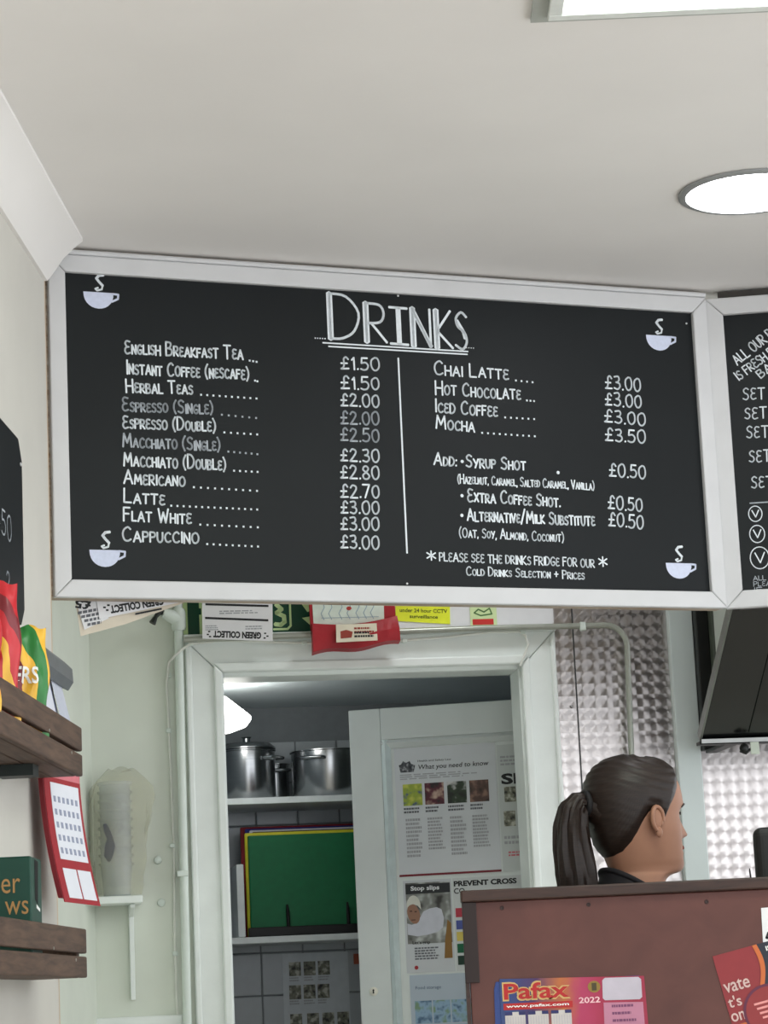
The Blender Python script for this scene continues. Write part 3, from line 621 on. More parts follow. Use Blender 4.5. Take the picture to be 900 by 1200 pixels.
# papers hanging down behind the left end of the drinks board
ha = part('paper_sheet', MB().ext([(.052,2.20),(.076,2.008),(.182,2.037),(.316,2.086),(.33,2.20)],.0608,.0614), M_cream_p, pl=B1, base=(.18,.06,2.0), label='large beige paper sheet hanging behind the corner of the drinks board', cat='paper')
hb = thing('paper_slip','torn white slip with upside-down price hanging below the drinks board','paper',B1,(.1,.058,2.02))
part('sheet', MB().ext([(.052,2.14),(.084,2.022),(.14,2.048),(.132,2.14)],.0578,.0584), M_wp, hb)
mb = printed(MB(),'£5',(.082,2.078),.036,.020,.0572,rot=172,bold=.04)
part('lettering', mb, M_ink, hb)
for k, w in enumerate((.045,.042,.038,.032)):      # print too small to read, slanting with the slip
    mb = MB(); x = 0
    while x < w:
        l = random.uniform(.005,.011); c0, c1 = .070+.007*k+x, .070+.007*k+min(x+l,w); zz = 2.062-.0100*k
        mb.flat([(c0,zz+.2*(c0-.07)),(c1,zz+.2*(c1-.07)),(c1,zz+.2*(c1-.07)-.0062),(c0,zz+.2*(c0-.07)-.0062)],.0572); x += l+.0022
    part('small_print', mb, mat('dark_grey_ink',(96,98,104),.6), hb)
hc = thing('leaflet','tilted white leaflet with upside-down lettering hanging below the drinks board','paper',B1,(.2,.055,2.04))
part('sheet', MB().ext([(.104,2.15),(.118,2.046),(.31,2.087),(.30,2.15)],.0548,.0554), M_wp, hc)
mb = printed(MB(),'GREEN COLLECT',(.205,2.078),.125,.018,.0542,rot=190,bold=.05); mb.flat([(.20,2.056),(.262,2.069),(.262,2.073),(.20,2.060)],.0542)
for u,z in ((.136,2.066),(.130,2.072),(.139,2.077)): mb.rect(u-.003,u+.003,z-.002,z+.002,.0542)
part('lettering', mb, M_ink, hc)

# small kitchen shelf, clear cups in a bag
sh = thing('wall_shelf','small white wall shelf on a thin bracket carrying bagged cups','shelf',DW,(-.70,-.08,1.2))
part('board', MB().box(-.795,-.635,-.165,-.001,1.472,1.492), M_gloss, sh, bevel=.003)
part('bracket', MB().exu([(-.001,1.471),(-.13,1.471),(-.13,1.462),(-.03,1.44),(-.016,1.22),(-.001,1.22)],-.668,-.655), M_gloss, sh, bevel=.002)
M_clear = mat('clear_plastic',(206,214,216),.12,spec=.7,alpha=.34); M_bag = mat('yellowish_polythene',(206,204,172),.12,alpha=.22,var=.25,scale=22,bump=.9)
cs = thing('cup_stack','stack of clear plastic cups wrapped in a printed polythene sleeve','cups',DW,(-.70,-.09,1.492))
for k in range(10):
    z = 1.493+.024*k; part('cup', MB().lathe([(.036,z),(.042,z+.080),(.0465,z+.082),(.0475,z+.087),(.0465,z+.089),(.043,z+.088),(.035,z+.002)],(-.70,-.092,0),22), M_clear, cs)
part('sleeve_print', MB().loft([[(-.70-.0495*cos(a),-.092-.0495*sin(a),z) for a in [radians(a0+(a1-a0)*i/7) for i in range(8)]] for z,a0,a1 in ((1.585,62,70),(1.60,48,78),(1.625,52,86),(1.645,60,80),(1.665,50,72),(1.685,46,60))],closed=False), mat('navy_print',(52,56,96),.4), cs)
pb = MB(); N = 26; secs = []
for i in range(15):
    t = i/14; z = 1.497+.335*t
    rr = .056+.012*sin(3*t)+(.014*sin(pi*max(0,t-.45)/.55) if t > .45 else 0); rr *= (1 if t < .9 else 1-(t-.9)*4)
    secs.append([(-.70+.018*t+(rr*(1+.10*sin(5*a+9*t)+.06*sin(11*a-14*t)))*cos(a)*1.08, -.092+(rr*.98*(1+.08*sin(4*a+11*t)))*sin(a), z+.006*sin(3*a)*t) for a in [2*pi*j/N for j in range(N)]])
pb.loft(secs); part('plastic_bag', pb, M_bag, pl=DW, base=(-.70,-.092,1.493), label='crumpled yellowish clear bag around the stack of plastic cups', cat='bag')
for z,u in ((1.591,-.585),(1.476,-.579)):
    part('wall_plug', MB().lathe([(.011,-.001),(.010,-.008),(.004,-.011),(0,-.011)],(u,0,z),14,'n'), M_pipe, pl=DW, base=(u,0,z), label='round painted lump on the green wall %s'%('level with the cups' if z>1.5 else 'level with the small shelf board'), cat='wall plug')
part('cord', MB().tube([(-.788,-.012,2.106),(-.787,-.012,2.05),(-.786,-.012,1.998)],.003,8), M_pipe, pl=DW, base=(-.788,-.012,1.99), label='short white pull cord end in the corner above the leaflet rail', cat='cord')

# ================================================================ pantry contents
M_shw = mat('white_shelf_board',(226,232,232),.4)
for lab, z in (('white pantry shelf carrying the steel pots',1.808),('white pantry shelf carrying the chopping boards',1.382)):
    part('pantry_shelf', MB().box(-.41,.60,-.35,-.008,z-.006,z+.014), M_shw, pl=PB, base=(.1,-.2,z), bevel=.002, label=lab, cat='shelf', group='white pantry shelves')
M_ss = mat('brushed_stainless',(176,178,180),.22,1,var=.05,scale=8,stretch=(1,1,30))
def pot(label, u, n, r, h, z, long):
    p = thing('cooking_pot', label, 'pot', PB, (u,n,z), 'steel pots in the pantry')
    part('body', MB().lathe([(r*.96,z+.001),(r,z+.008),(r,z+h),(r+.004,z+h+.002),(r+.004,z+h+.005),(r-.002,z+h+.004),(r-.003,z+.012),(0,z+.012)],(u,n,0),40), M_ss, p)
    for a in (long if isinstance(long,tuple) else (radians(-120),radians(60)) if not long else (radians(-40),radians(140))):
        c, s = cos(a), sin(a); t = (-s,c); rr = [0,.028,.034,.028,0]; q = []
        for k, w in enumerate((-.034,-.032,0,.032,.034)): q.append((u+c*(r+rr[k])+t[0]*w, n+s*(r+rr[k])+t[1]*w, z+h*.84+.003*k*0))
        part('handle', MB().tube(q,.0055,8), M_ss, p)
    return p
pot('tall steel stock pot at the lamp end of the pantry shelf',-.245,-.19,.088,.155,1.8225,True)
lp = part('pot_lid', MB().lathe([(.086,1.9835),(.092,1.985),(.092,1.990),(.075,2.004),(.03,2.008),(.012,2.010),(.012,2.022),(.018,2.026),(0,2.028)],(-.245,-.19,0),36), M_ss, pl=PB, base=(-.245,-.19,1.983), label='steel lid resting on the tall stock pot', cat='lid')
pot('wide steel pot with a looped handle, half behind the pantry door',.02,-.19,.125,.145,1.8225,False)
pot('small dark steel saucepan between the two larger pots',-.150,-.068,.048,.12,1.8225,(radians(-80),))
cols = (('red',(158,36,48),.0,.365),('blue',(36,44,140),.0,.358),('white',(222,222,228),.0,.350),('brown',(84,56,40),.0,.344),('yellow',(214,206,50),.0,.332),('green',(6,104,62),.0,.322))
geo = {'red':(-.275,.088,1.398,1.742),'blue':(-.262,.10,1.398,1.735),'white':(-.250,.11,1.398,1.729),'brown':(-.243,.11,1.398,1.722),'yellow':(-.269,.085,1.398,1.718),'green':(-.261,.092,1.398,1.708)}
for k,(nm,c,_,n0) in enumerate(cols):
    u0,u1,z0,z1 = geo[nm]; n = -.195-.021*k
    part('chopping_board', MB().box(u0,u1,n-.007,n+.007,z0+.001,z1), mat('board_'+nm,c,.55,var=.06,scale=50,bump=.05), pl=PB, base=((u0+u1)/2,n,z0), bevel=.004, label='%s plastic chopping board standing in the black rack'%nm, cat='chopping board', group='chopping boards in the rack')
rk = thing('board_rack','black wire rack holding the coloured chopping boards','rack',PB,(-.08,-.25,1.396))
M_bk = mat('black_plastic',(12,13,14),.5)
part('base_bar', MB().box(-.27,.09,-.3275,-.3145,1.397,1.425), M_bk, rk, bevel=.003)
part('base_bar', MB().box(-.27,.09,-.187,-.180,1.397,1.42), M_bk, rk, bevel=.003)
for u in (-.145,.042):
    for n in (-.3195,-.183): part('prong', MB().tube([(u,n,1.40),(u-.001,n,1.47),(u-.002,n,1.492)],[.006,.0055,.003],8), M_bk, rk)
part('white_tray', MB().box(-.302,-.279,-.33,-.03,1.397,1.62), M_shw, pl=PB, base=(-.29,-.18,1.397), bevel=.003, label='thin white tray standing at the end of the chopping boards', cat='tray')
lm = thing('wall_lamp','lit white wedge-shaped pantry lamp beside the doorway casing','lamp',DW,(-.38,.55,2.0))
part('bracket', MB().box(-.43,-.418,.50,.66,2.0,2.09), M_shw, lm)
part('lamp_shade', MB().ext([(-.417,2.115),(-.345,2.092),(-.272,2.032),(-.276,2.016),(-.33,1.998),(-.417,1.990)],.50,.66), emitter('pantry_lamp_glow',(255,253,246),PANTRY_STRENGTH), lm, bevel=.008)
ps = thing('photo_sheet','white sheet of small photographs on the tiles below the pantry shelf','poster',PB,(-.03,-.007,1.0))
part('sheet', MB().box(-.140,.072,-.0085,-.0072,.95,1.347), mat('laminated_sheet',(206,212,216),.35), ps)
ph = photo('dark_photo',[(40,40,36),(120,120,104),(196,196,184)],55)
for z,us in ((1.298,(-.119,-.072,-.026)),(1.225,(-.121,-.075,-.03)),(1.135,(-.121,-.067,-.018,.03)),(1.06,(-.121,-.067,-.018,.03))):
    for u in us:
        part('photo', MB().rect(u,u+.038,z-.022,z+.022,-.0093), ph, ps)
        part('caption', textlines(MB(),u,u+.036,z-.026,z-.042,-.0093,2), M_gink, ps)
part('orange_tag', MB().box(.09,.118,-.02,-.0065,1.305,1.338), mat('orange_plastic',(176,84,52),.5), pl=PB, base=(.104,-.01,1.305), label='small orange tag on the tiles beside the door', cat='tag')

# pantry door, ajar
M_door = mat('door_white_paint',(214,220,218),.42,var=.03,scale=9,bump=.05)
dr = part('door_1', MB().box(0,.60,.012,.030,0,2.034), M_door, pl=DL, kind='structure')
part('stile', MB().box(0,.094,0,.042,0,2.034), M_door, dr, bevel=.003)
part('stile', MB().box(.55,.66,0,.042,0,2.034), M_door, dr, bevel=.003)
part('top_rail', MB().box(.0945,.5495,0,.042,1.94,2.034), M_door, dr, bevel=.003)
part('bottom_rail', MB().box(.0945,.5495,0,.042,0,.24), M_door, dr, bevel=.003)
part('panel_moulding', MB().exz([(.095,.0),(.108,-.012),(.121,.010),(.095,.011)],.24,1.94), mat('moulding_paint',(214,228,228),.35), dr)
part('panel_moulding', MB().exu([(.0,1.9395),(-.008,1.93),(.010,1.915),(.011,1.9395)],.095,.55), M_door, dr)
esc = part('keyhole_plate', MB().lathe([(.0125,0),(.0125,-.003),(.009,-.005),(.0,-.005)],(.041,0,1.215),20,'n'), mat('cream_enamel',(232,230,216),.3), dr)
part('keyhole', MB().flat([(.041+.0028*cos(k*pi/5),1.218+.0034*sin(k*pi/5)) for k in range(10)],-.0056).flat([(.0395,1.217),(.0425,1.217),(.0435,1.209),(.0385,1.209)],-.0056), M_ink, esc)
for z in (.5,1.5): part('hinge', MB().tube([(.665,.02,z-.04),(.665,.02,z+.04)],.006,8), M_ss, dr)

# posters in the door panel
NP = .0112
def poster(label, u0,u1,z0,z1, c=(206,210,214), n=NP, cat='poster'):
    t = thing('poster', label, cat, DL, ((u0+u1)/2, n, z0), 'notices fixed to the pantry door')
    part('sheet', MB().box(u0,u1,n-.0008,n,z0,z1), mat('poster_paper_%d_%d_%d'%c,c,.4,var=.02,scale=12), t)
    return t
n2 = NP-.0016
p1 = poster('poster headed What you need to know with four photographs',.130,.432,1.539,1.913)
part('lettering', printed(printed(MB(),'What you need to know',(.305,1.853),.21,.018,n2,bold=.01,shear=.15),'Health and Safety Law',(.25,1.872),.10,.008,n2), M_ink, p1)
part('crest', MB().flat([(.147,1.842),(.187,1.842),(.192,1.862),(.180,1.866),(.176,1.875),(.165,1.870),(.156,1.876),(.150,1.866),(.143,1.864)],n2), photo('crest_print',[(24,26,34),(70,74,80),(150,152,156)],120), p1)
part('small_print', textlines(MB(),.145,.40,1.836,1.818,n2,3), M_gink, p1)
for k,(u,cols_) in enumerate(((.152,[(52,66,130),(150,168,60),(196,200,84)]),(.217,[(26,22,24),(86,28,44),(196,168,150)]),(.284,[(22,30,22),(44,60,40),(206,206,206)]),(.350,[(34,26,24),(84,60,52),(140,108,92)]))):
    part('photo', MB().rect(u,u+.057,1.744,1.807,n2), photo('poster_photo_%d'%k,cols_,32), p1)
    part('caption', textlines(MB(),u,u+.05,1.738,1.718,n2,2), mat('dark_grey_ink',(96,98,104),.6), p1)
    part('small_print', textlines(MB(),u+.004,u+.054,1.706,1.59+.02*(k%2),n2,10,.6), M_gink, p1)
part('red_edge', MB().rect(.130,.432,1.539,1.545,n2), mat('maroon_ink',(120,34,46),.6), p1)
p2 = poster('narrow poster beside the four-photograph poster, mostly behind the casing',.4365,.548,1.539,1.905,(196,202,200))
part('lettering', printed(MB(),'SI',(.47,1.805),.05,.032,n2,bold=.04), M_ink, p2)
for za,zb_,r_ in ((1.872,1.84,3),(1.64,1.61,2)): part('small_print', textlines(MB(),.445,.545,za,zb_,n2,r_), M_gink, p2)
for u,z in ((.452,1.76),(.49,1.76),(.447,1.69),(.49,1.69)): part('photo', MB().rect(u,u+.034,z-.022,z+.022,n2), ph, p2)
part('lettering', textlines(MB(),.455,.54,1.595,1.578,n2,2), mat('pinkish_ink',(206,110,120),.6), p2)
p3 = poster('photo poster headed Stop slips with a worker in white cap',.139,.282,1.262,1.527,(196,200,204))
part('photo', MB().rect(.146,.278,1.345,1.520,n2), photo('kitchen_photo',[(52,50,48),(120,122,118),(188,192,190)],22), p3)
part('header_band', MB().rect(.146,.278,1.488,1.516,n2-.0004), mat('charcoal_ink',(44,46,48),.6), p3)
part('lettering', printed(MB(),'Stop slips',(.204,1.502),.085,.017,n2-.0008,bold=.03), mat('poster_white',(214,216,218),.5), p3)
# printed picture of the worker: cap, face, coat
part('printed_features', MB().rect(.156,.163,1.437,1.441,n2-.0010).rect(.170,.177,1.435,1.439,n2-.0010).rect(.160,.172,1.412,1.415,n2-.0010), mat('print_dark_skin',(92,62,50),.6), p3)
part('printed_cap', MB().flat([(.148,1.448)]+[(.168-.021*cos(k*pi/10),1.452+.032*sin(k*pi/10)) for k in range(1,10)]+[(.190,1.442),(.180,1.454),(.166,1.459),(.156,1.456)],n2-.0006), mat('print_cap',(206,206,196),.6), p3)
part('printed_face', MB().flat([(.167+.0185*cos(k*pi/9)-.004*sin(k*pi/9),1.431+.029*sin(k*pi/9)) for k in range(18)],n2-.0005), mat('print_skin',(150,112,92),.6), p3)
part('printed_coat', MB().flat([(.147,1.404),(.160,1.400),(.176,1.404),(.186,1.420),(.196,1.436),(.214,1.444),(.236,1.447),(.250,1.440),(.256,1.415),(.252,1.388),(.236,1.376),(.205,1.369),(.175,1.366),(.147,1.372)],n2-.0004), mat('print_coat',(196,198,208),.6), p3)
part('printed_brown', MB().flat([(.252,1.30),(.276,1.30),(.276,1.40),(.266,1.41),(.256,1.35)],n2-.0004), mat('print_brown',(136,100,48),.6), p3)
part('lettering', printed(MB(),"Let's grip",(.186,1.347),.052,.012,n2-.0008,bold=.02), M_ink, p3)
part('small_print', textlines(MB(),.165,.245,1.334,1.296,n2,5), mat('dark_grey_ink',(96,98,104),.6), p3)
part('red_logo', MB().flat([(.168+.006*cos(k*pi/4),1.277+.006*sin(k*pi/4)) for k in range(8)],n2), mat('logo_red',(160,44,52),.6), p3)
p4 = poster('poster headed Prevent cross with coloured squares, behind the counter corner',.286,.545,1.262,1.527,(200,204,204))
part('lettering', printed(printed(MB(),'PREVENT CROSS',(.382,1.511),.185,.016,n2,bold=.045),'CO',(.305,1.490),.032,.016,n2,bold=.02), M_ink, p4)
for z,c in ((1.428,(176,56,72)),(1.393,(72,84,150)),(1.360,(206,186,92)),(1.326,(16,92,60)),(1.292,(20,52,40))):
    part('colour_square', MB().rect(.291,.325,z-.013,z+.013,n2), mat('sq_%d_%d'%(c[0],c[1]),c,.6), p4)
p5 = poster('bluish food storage poster at the bottom of the door panel',.146,.545,.95,1.256,(176,188,200))
part('lettering', printed(MB(),'Food storage',(.20,1.218),.075,.012,n2), mat('slate_ink',(90,104,130),.6), p5)
for u in (.158,.212,.266,.320):
    for z in (1.15,1.08): part('photo', MB().rect(u,u+.050,z-.032,z+.032,n2), photo('fridge_photo',[(70,100,130),(140,170,196),(120,150,120)],36), p5)

# ================================================================ steel wall panels and the black screen
M_eng = engine_turned()
part('steel_panel', MB().box(.549,.600,-.006,-.001,.9,2.6), M_eng, pl=DW, base=(.575,0,.9), label='narrow swirl-patterned steel wall panel beside the door casing', cat='wall panel')
part('steel_panel', MB().box(.604,.873,-.006,-.001,.9,2.6), M_eng, pl=DW, base=(.74,0,.9), label='wide swirl-patterned steel wall panel behind the bent pipe', cat='wall panel')
part('steel_panel', MB().box(.945,2.3,-.006,-.001,.9,1.86), M_eng, pl=DW, base=(1.4,0,.9), label='swirl-patterned steel wall panel below the black tilted canopy', cat='wall panel')
part('trim_10', MB().box(.6003,.6037,-.009,-.001,.9,2.6), mat('dark_joint',(60,62,62),.5), pl=DW, kind='structure')
part('trim_11', MB().box(.874,.943,-.035,-.001,0,2.88), M_pale, pl=DW, kind='structure', bevel=.003)
part('panel_rivet', MB().lathe([(.005,-.001),(.004,-.006),(0,-.008)],(.585,-.006,1.975),12,'n'), M_ss, pl=DW, base=(.585,-.006,1.97), label='small round rivet in the narrow steel panel', cat='rivet')
TV = Plane(.827,6.9,7.55)
tv = thing('canopy','glossy black tilted canopy panel on a wall bracket under the second board','canopy',TV,(.3,.0,1.83))
M_tv = mat('gloss_black',(18,20,20),.16,spec=.6,var=.2)
M_bkm = mat('black_metal',(24,26,24),.45)
dn, dz = -.404/.293, 1
def slope(u0,u1,t0,t1,off,th): # slab lying in the tilted plane, t measured along the slope
    L = sqrt(.404**2+.293**2); en, ez = -.404/L, .293/L; nn, nz = -.293/L, -.404/L
    f = lambda t,o: (en*t+nn*o, 1.838+ez*t+nz*o)
    return MB().exu([f(t0,off),f(t1,off),f(t1,off-th),f(t0,off-th)],u0,u1)
part('panel', slope(0,.9,.004,.62,0,.02), M_tv, tv, bevel=.002)
part('edge_strip', slope(-.006,-.0005,0,.62,.002,.03), mat('grey_edge_strip',(120,124,120),.3,.6), tv)
part('inner_panel', slope(.125,.86,.03,.55,.004,.004), mat('deep_black_glass',(8,10,10),.08,spec=.6), tv)
part('bottom_lip', MB().box(-.008,.9,-.012,.03,1.826,1.8355), M_bkm, tv, bevel=.002)
part('support_arm', MB().box(.074,.106,.031,.254,1.826,1.8355), M_bkm, tv, bevel=.002)
part('bottom_trim', MB().box(-.004,.9,-.017,-.0125,1.829,1.840), mat('lip_grey',(168,170,168),.3,.5), tv)
part('wall_bracket', MB().box(.072,.108,.255,.305,1.836,2.45), M_bkm, tv, bevel=.003)
part('wall_bracket', MB().box(.1085,.116,.225,.305,1.836,2.45), mat('bracket_olive',(70,76,66),.5), tv)
part('label_tag', MB().box(.128,.152,-.022,-.018,1.795,1.828), mat('tag_pale',(206,216,200),.5), tv, bevel=.001)
part('cable_tie', MB().ball((.112,-.015,1.812),(.013,.010,.014),10).tube([(.10,-.015,1.806),(.115,-.02,1.798),(.13,-.015,1.81)],.004,8), M_bkm, tv)

# ================================================================ counter
M_cnt = wood('reddish_brown_laminate',(84,48,42),(97,57,50),.5,axis=(3,10,3))
M_cap = wood('dark_counter_wood',(42,26,21),(66,43,34),.45,axis=(3,20,20))
ct = thing('service_counter','reddish brown counter screen with dark wooden cap rail','counter',CT,(1.0,.02,0))
part('front_panel', MB().box(.122,2.2,0,.022,0,1.367), M_cnt, ct, bevel=.002)
part('cap_rail', MB().box(.112,2.2,-.010,.055,1.3672,1.3895), M_cap, ct, bevel=.003)
part('corner_strip', MB().box(.113,.140,-.006,-.0002,1.217,1.3668), mat('dark_corner_strip',(36,21,19),.5), ct, bevel=.001)
part('end_panel', MB().box(.114,.121,0,.05,0,1.3668), M_cap, ct)
for u,z in ((.189,1.354),(.353,1.353),(.576,1.348)): part('screw', MB().lathe([(.0042,0),(.0036,-.0012),(.0015,-.0006)],(u,0,z),10,'n'), mat('screw_dark',(48,30,28),.5), ct)
wt = thing('worktop_unit','dark worktop unit behind the counter screen under the till','worktop',W,(1.4,5.25,0))
part('cabinet', MB().box(.80,2.2,4.96,5.50,0,.91), M_cnt, wt, bevel=.003); part('worktop', MB().box(.78,2.2,4.96,5.52,.9105,.95), M_cap, wt, bevel=.004)
tl = thing('till_screen','black rounded till screen standing up behind the counter','till',W,(.9,5.3,.95))
part('screen_body', MB().box(.727,1.05,5.28,5.32,1.18,1.506), mat('till_black',(26,27,26),.55), tl, bevel=.018, seg=5)
part('stand', MB().tube([(.9,5.33,.965),(.9,5.335,1.1),(.9,5.33,1.3)],[.03,.025,.03],14), M_bk, tl); part('base', MB().box(.80,1.0,5.25,5.45,.951,.965), M_bk, tl, bevel=.004)
part('thin_rod', MB().tube([(.669,.046,1.3897),(.668,.046,1.404),(.668,.046,1.409)],[.0018,.0016,.001],8), M_bk, pl=CT, base=(.669,.046,1.39), label='thin dark rod standing on the counter cap rail beside the till', cat='rod')

# Pafax year planner
pf = thing('year_planner','colourful printed year planner headed Pafax 2022 on the counter front','planner',CT,(.31,-.004,.98))
n0 = -.0035
part('backing_sheet', MB().ext([(.162,.98),(.44,.98),(.44,1.217),(.170,1.217),(.166,1.203)],-.0018,-.0006), mat('planner_blue',(44,66,128),.5), pf)
gm = bpy.data.materials.new('planner_print'); gm.use_nodes = True; nt = gm.node_tree; L_ = nt.links.new
tc = nt.nodes.new('ShaderNodeTexCoord'); sx = nt.nodes.new('ShaderNodeSeparateXYZ'); L_(tc.outputs['Object'],sx.inputs[0])
mr = nt.nodes.new('ShaderNodeMapRange'); mr.inputs[1].default_value = -.14; mr.inputs[2].default_value = .14; L_(sx.outputs[0],mr.inputs[0])
nz_ = nt.nodes.new('ShaderNodeTexNoise'); nz_.inputs['Scale'].default_value = 22; L_(tc.outputs['Object'],nz_.inputs['Vector'])
ad = nt.nodes.new('ShaderNodeMath'); ad.operation = 'MULTIPLY_ADD'; ad.inputs[1].default_value = .16; L_(nz_.outputs['Fac'],ad.inputs[0]); L_(mr.outputs[0],ad.inputs[2])
rp = nt.nodes.new('ShaderNodeValToRGB'); L_(ad.outputs[0],rp.inputs[0]); L_(rp.outputs[0],nt.nodes['Principled BSDF'].inputs['Base Color'])
e = rp.color_ramp.elements
while len(e) < 7: e.new(.5)
for k,(p,c) in enumerate(((0,(24,66,116)),(.18,(34,52,112)),(.34,(64,28,84)),(.52,(180,98,38)),(.64,(170,40,84)),(.8,(160,20,62)),(1,(150,18,54)))): e[k].position = p; e[k].color = lin(c)
nt.nodes['Principled BSDF'].inputs['Roughness'].default_value = .4
part('sheet', MB().ext([(.176,.98),(.455,.98),(.449,1.216),(.177,1.222)],-.0030,-.0018), gm, pf)
printed_m = mat('planner_yellow_white',(206,170,110),.5)
part('title_outline', printed(MB(),'Pafax',(.245,1.198),.128,.036,n0,bold=.055), printed_m, pf)
part('lettering', printed(MB(),'Pafax',(.245,1.198),.122,.030,n0-.0006,bold=.02), mat('planner_red',(176,34,34),.5), pf)
part('red_strip', MB().rect(.182,.312,1.164,1.176,n0), mat('planner_red',(176,34,34),.5), pf)
part('lettering', printed(MB(),'www.pafax.com',(.246,1.170),.118,.007,n0-.0006,bold=.02), M_white, pf)
part('lettering', printed(MB(),'2022',(.344,1.176),.040,.011,n0,bold=.02), mat('planner_pink_white',(236,190,196),.5), pf)
part('emblem', MB().flat([(.354+.012*cos(k*pi/6),1.200+.011*sin(k*pi/6)) for k in range(12)],n0), mat('gold_emblem',(140,112,40),.4), pf)
part('emblem_core', MB().rect(.3495,.3585,1.193,1.207,n0-.0005), mat('emblem_dark',(70,58,24),.4), pf)
wp_ = MB(); c4 = [(.375,1.177),(.440,1.176),(.441,1.213),(.371,1.2145)]; part('white_box', wp_.flat([(.373,1.174),(.438,1.173),(.443,1.177),(.443,1.210),(.438,1.2145),(.375,1.2155),(.370,1.211),(.369,1.178)],n0), mat('box_lilac_white',(190,182,194),.5), pf)
part('pink_block', MB().flat([(.366,.99),(.447,.99),(.444,1.168),(.370,1.170)],n0), mat('soft_pink',(186,124,148),.5), pf)
part('small_print', textlines(MB(),.385,.43,1.165,1.125,n0-.0005,3,.35), mat('mauve_ink',(120,70,104),.6), pf)
for k in range(3):
    u = .184+.0425*k*1.02
    for r_ in range(3):
        z = 1.160-.062*r_
        mblk = part('month_block', MB().rect(u,u+.038,z-.050,z,n0), mat('month_white',(200,194,190),.5), pf)
        part('month_head', MB().rect(u,u+.014,z-.006,z,n0-.0005).rect(u+.026,u+.038,z-.006,z,n0-.0005), mat('month_navy',(40,44,96),.5), mblk)
        gl = MB()
        for q in range(7): gl.rect(u+.004+.005*q,u+.0055+.005*q,z-.046,z-.009,n0-.0005)
        part('month_dates', gl, mat('month_grey',(186,180,186),.5), mblk)
    part('orange_rule', MB().rect(u,u+.038,1.1045,1.108,n0-.0004), mat('planner_orange',(226,110,60),.5), pf)

# flyers at the right of the counter front
fl = thing('flyer','tilted red and navy flyer with orange arc on the counter front','flyer',CT,(.66,-.003,1.0))
def fr(a, b): # flyer frame: a along its top edge, b down from its top left corner
    t = radians(12.5); return (.58+a*cos(t)+b*sin(t)*1.0, 1.246+a*sin(t)-b*cos(t))
def fq(pts): return [fr(*p) for p in pts]
part('sheet', MB().ext(fq([(0,0),(.21,0),(.21,.297),(0,.297)]),-.0014,-.0004), mat('flyer_red',(138,42,46),.45), fl)
arc = [(.081+.008*sin(pi*i/10)-.006*i/10,.075*i/10) for i in range(11)]
part('navy_area', MB().flat(fq([(.21,0)]+[(p[0]+.004,p[1]) for p in arc]+[(.10,.16),(.21,.16)]),-.0020), mat('flyer_navy',(34,38,50),.45), fl)
part('orange_arc', MB().flat(fq([(p[0]-.004,p[1]) for p in arc]+[(p[0]+.005,p[1]) for p in arc[::-1]]),-.0024), mat('flyer_orange',(200,104,50),.45), fl)
mb = MB()
for t_,a,b,w,h in (('vate',.026,.062,.050,.021),("t's c",.024,.090,.046,.021),('om',.016,.119,.034,.016)): printed(mb,t_,fr(a+.003,b),w,h,-.0022,rot=12.5,bold=.01)
part('lettering', mb, mat('flyer_pink_white',(206,178,172),.5), fl)
part('orange_bar', MB().flat(fq([(.002,.133),(.045,.133),(.045,.145),(.002,.145)]),-.0021), mat('flyer_orange',(200,104,50),.45), fl)
cc = fr(.076,.124)
part('circle_rim', MB().flat([(cc[0]+.050*cos(k*pi/18),cc[1]+.050*sin(k*pi/18)) for k in range(36)],-.0026), mat('flyer_plum',(96,36,62),.45), fl)
part('circle', MB().flat([(cc[0]+.045*cos(k*pi/18),cc[1]+.045*sin(k*pi/18)) for k in range(36)],-.0031), mat('flyer_red2',(140,46,47),.45), fl)
mb = MB()
for k in range(4):
    a, b = .050+.003*k, .104+.009*k; q = fq([(a,b),(a+.05,b),(a+.05,b+.004),(a,b+.004)]); mb.flat(q,-.0036)
part('small_print', mb, mat('flyer_pale',(226,150,146),.5), fl)
mb = MB(); printed(mb,'IS WITH',fr(.125,.012),.048,.009,-.0026,rot=12.5,bold=.03); printed(mb,'P',fr(.118,.028),.010,.009,-.0026,rot=12.5,bold=.03); mb.flat(fq([(.11,.045),(.16,.045),(.16,.047),(.11,.047)]),-.0026)
part('lettering', mb, M_white, fl)
wn = thing('notice_card','small white card with a black mark above the red flyer','card',CT,(.73,-.002,1.268))
part('card', MB().ext([(.677,1.268),(.80,1.270),(.80,1.336),(.678,1.332)],-.0012,-.0003), M_wp, wn)
mb = MB(); ribbon(mb,[(.684,1.276),(.688,1.285),(.694,1.290),(.700,1.282),(.694,1.274),(.684,1.276)],.004,-.0018); part('black_mark', mb, M_ink, wn)

# ================================================================ the person behind the counter
HX, HY, HZ = .487, 5.20, 1.532     # centre of the head at eye level
PPL = Plane(HX,HY,24)              # local +u is where she faces
def interp(tb, z):
    if z <= tb[0][0]: return tb[0][1:]
    for a, b in zip(tb, tb[1:]):
        if z <= b[0]:
            i = tb.index(a); h = b[0]-a[0]; t = (z-a[0])/h; pr, nx = tb[max(i-1,0)], tb[min(i+2,len(tb)-1)]; out = []
            for k in range(1,len(a)):
                d = (b[k]-a[k])/h; d0 = (a[k]-pr[k])/(a[0]-pr[0]) if i > 0 else d; d1 = (nx[k]-b[k])/(nx[0]-b[0]) if i+2 < len(tb) else d
                m0 = 0 if d*d0 <= 0 else 2*d*d0/(d+d0); m1 = 0 if d*d1 <= 0 else 2*d*d1/(d+d1)
                out.append(a[k]*(2*t**3-3*t*t+1)+m0*h*(t**3-2*t*t+t)+b[k]*(3*t*t-2*t**3)+m1*h*(t**3-t*t))
            return tuple(out)
    return tb[-1][1:]
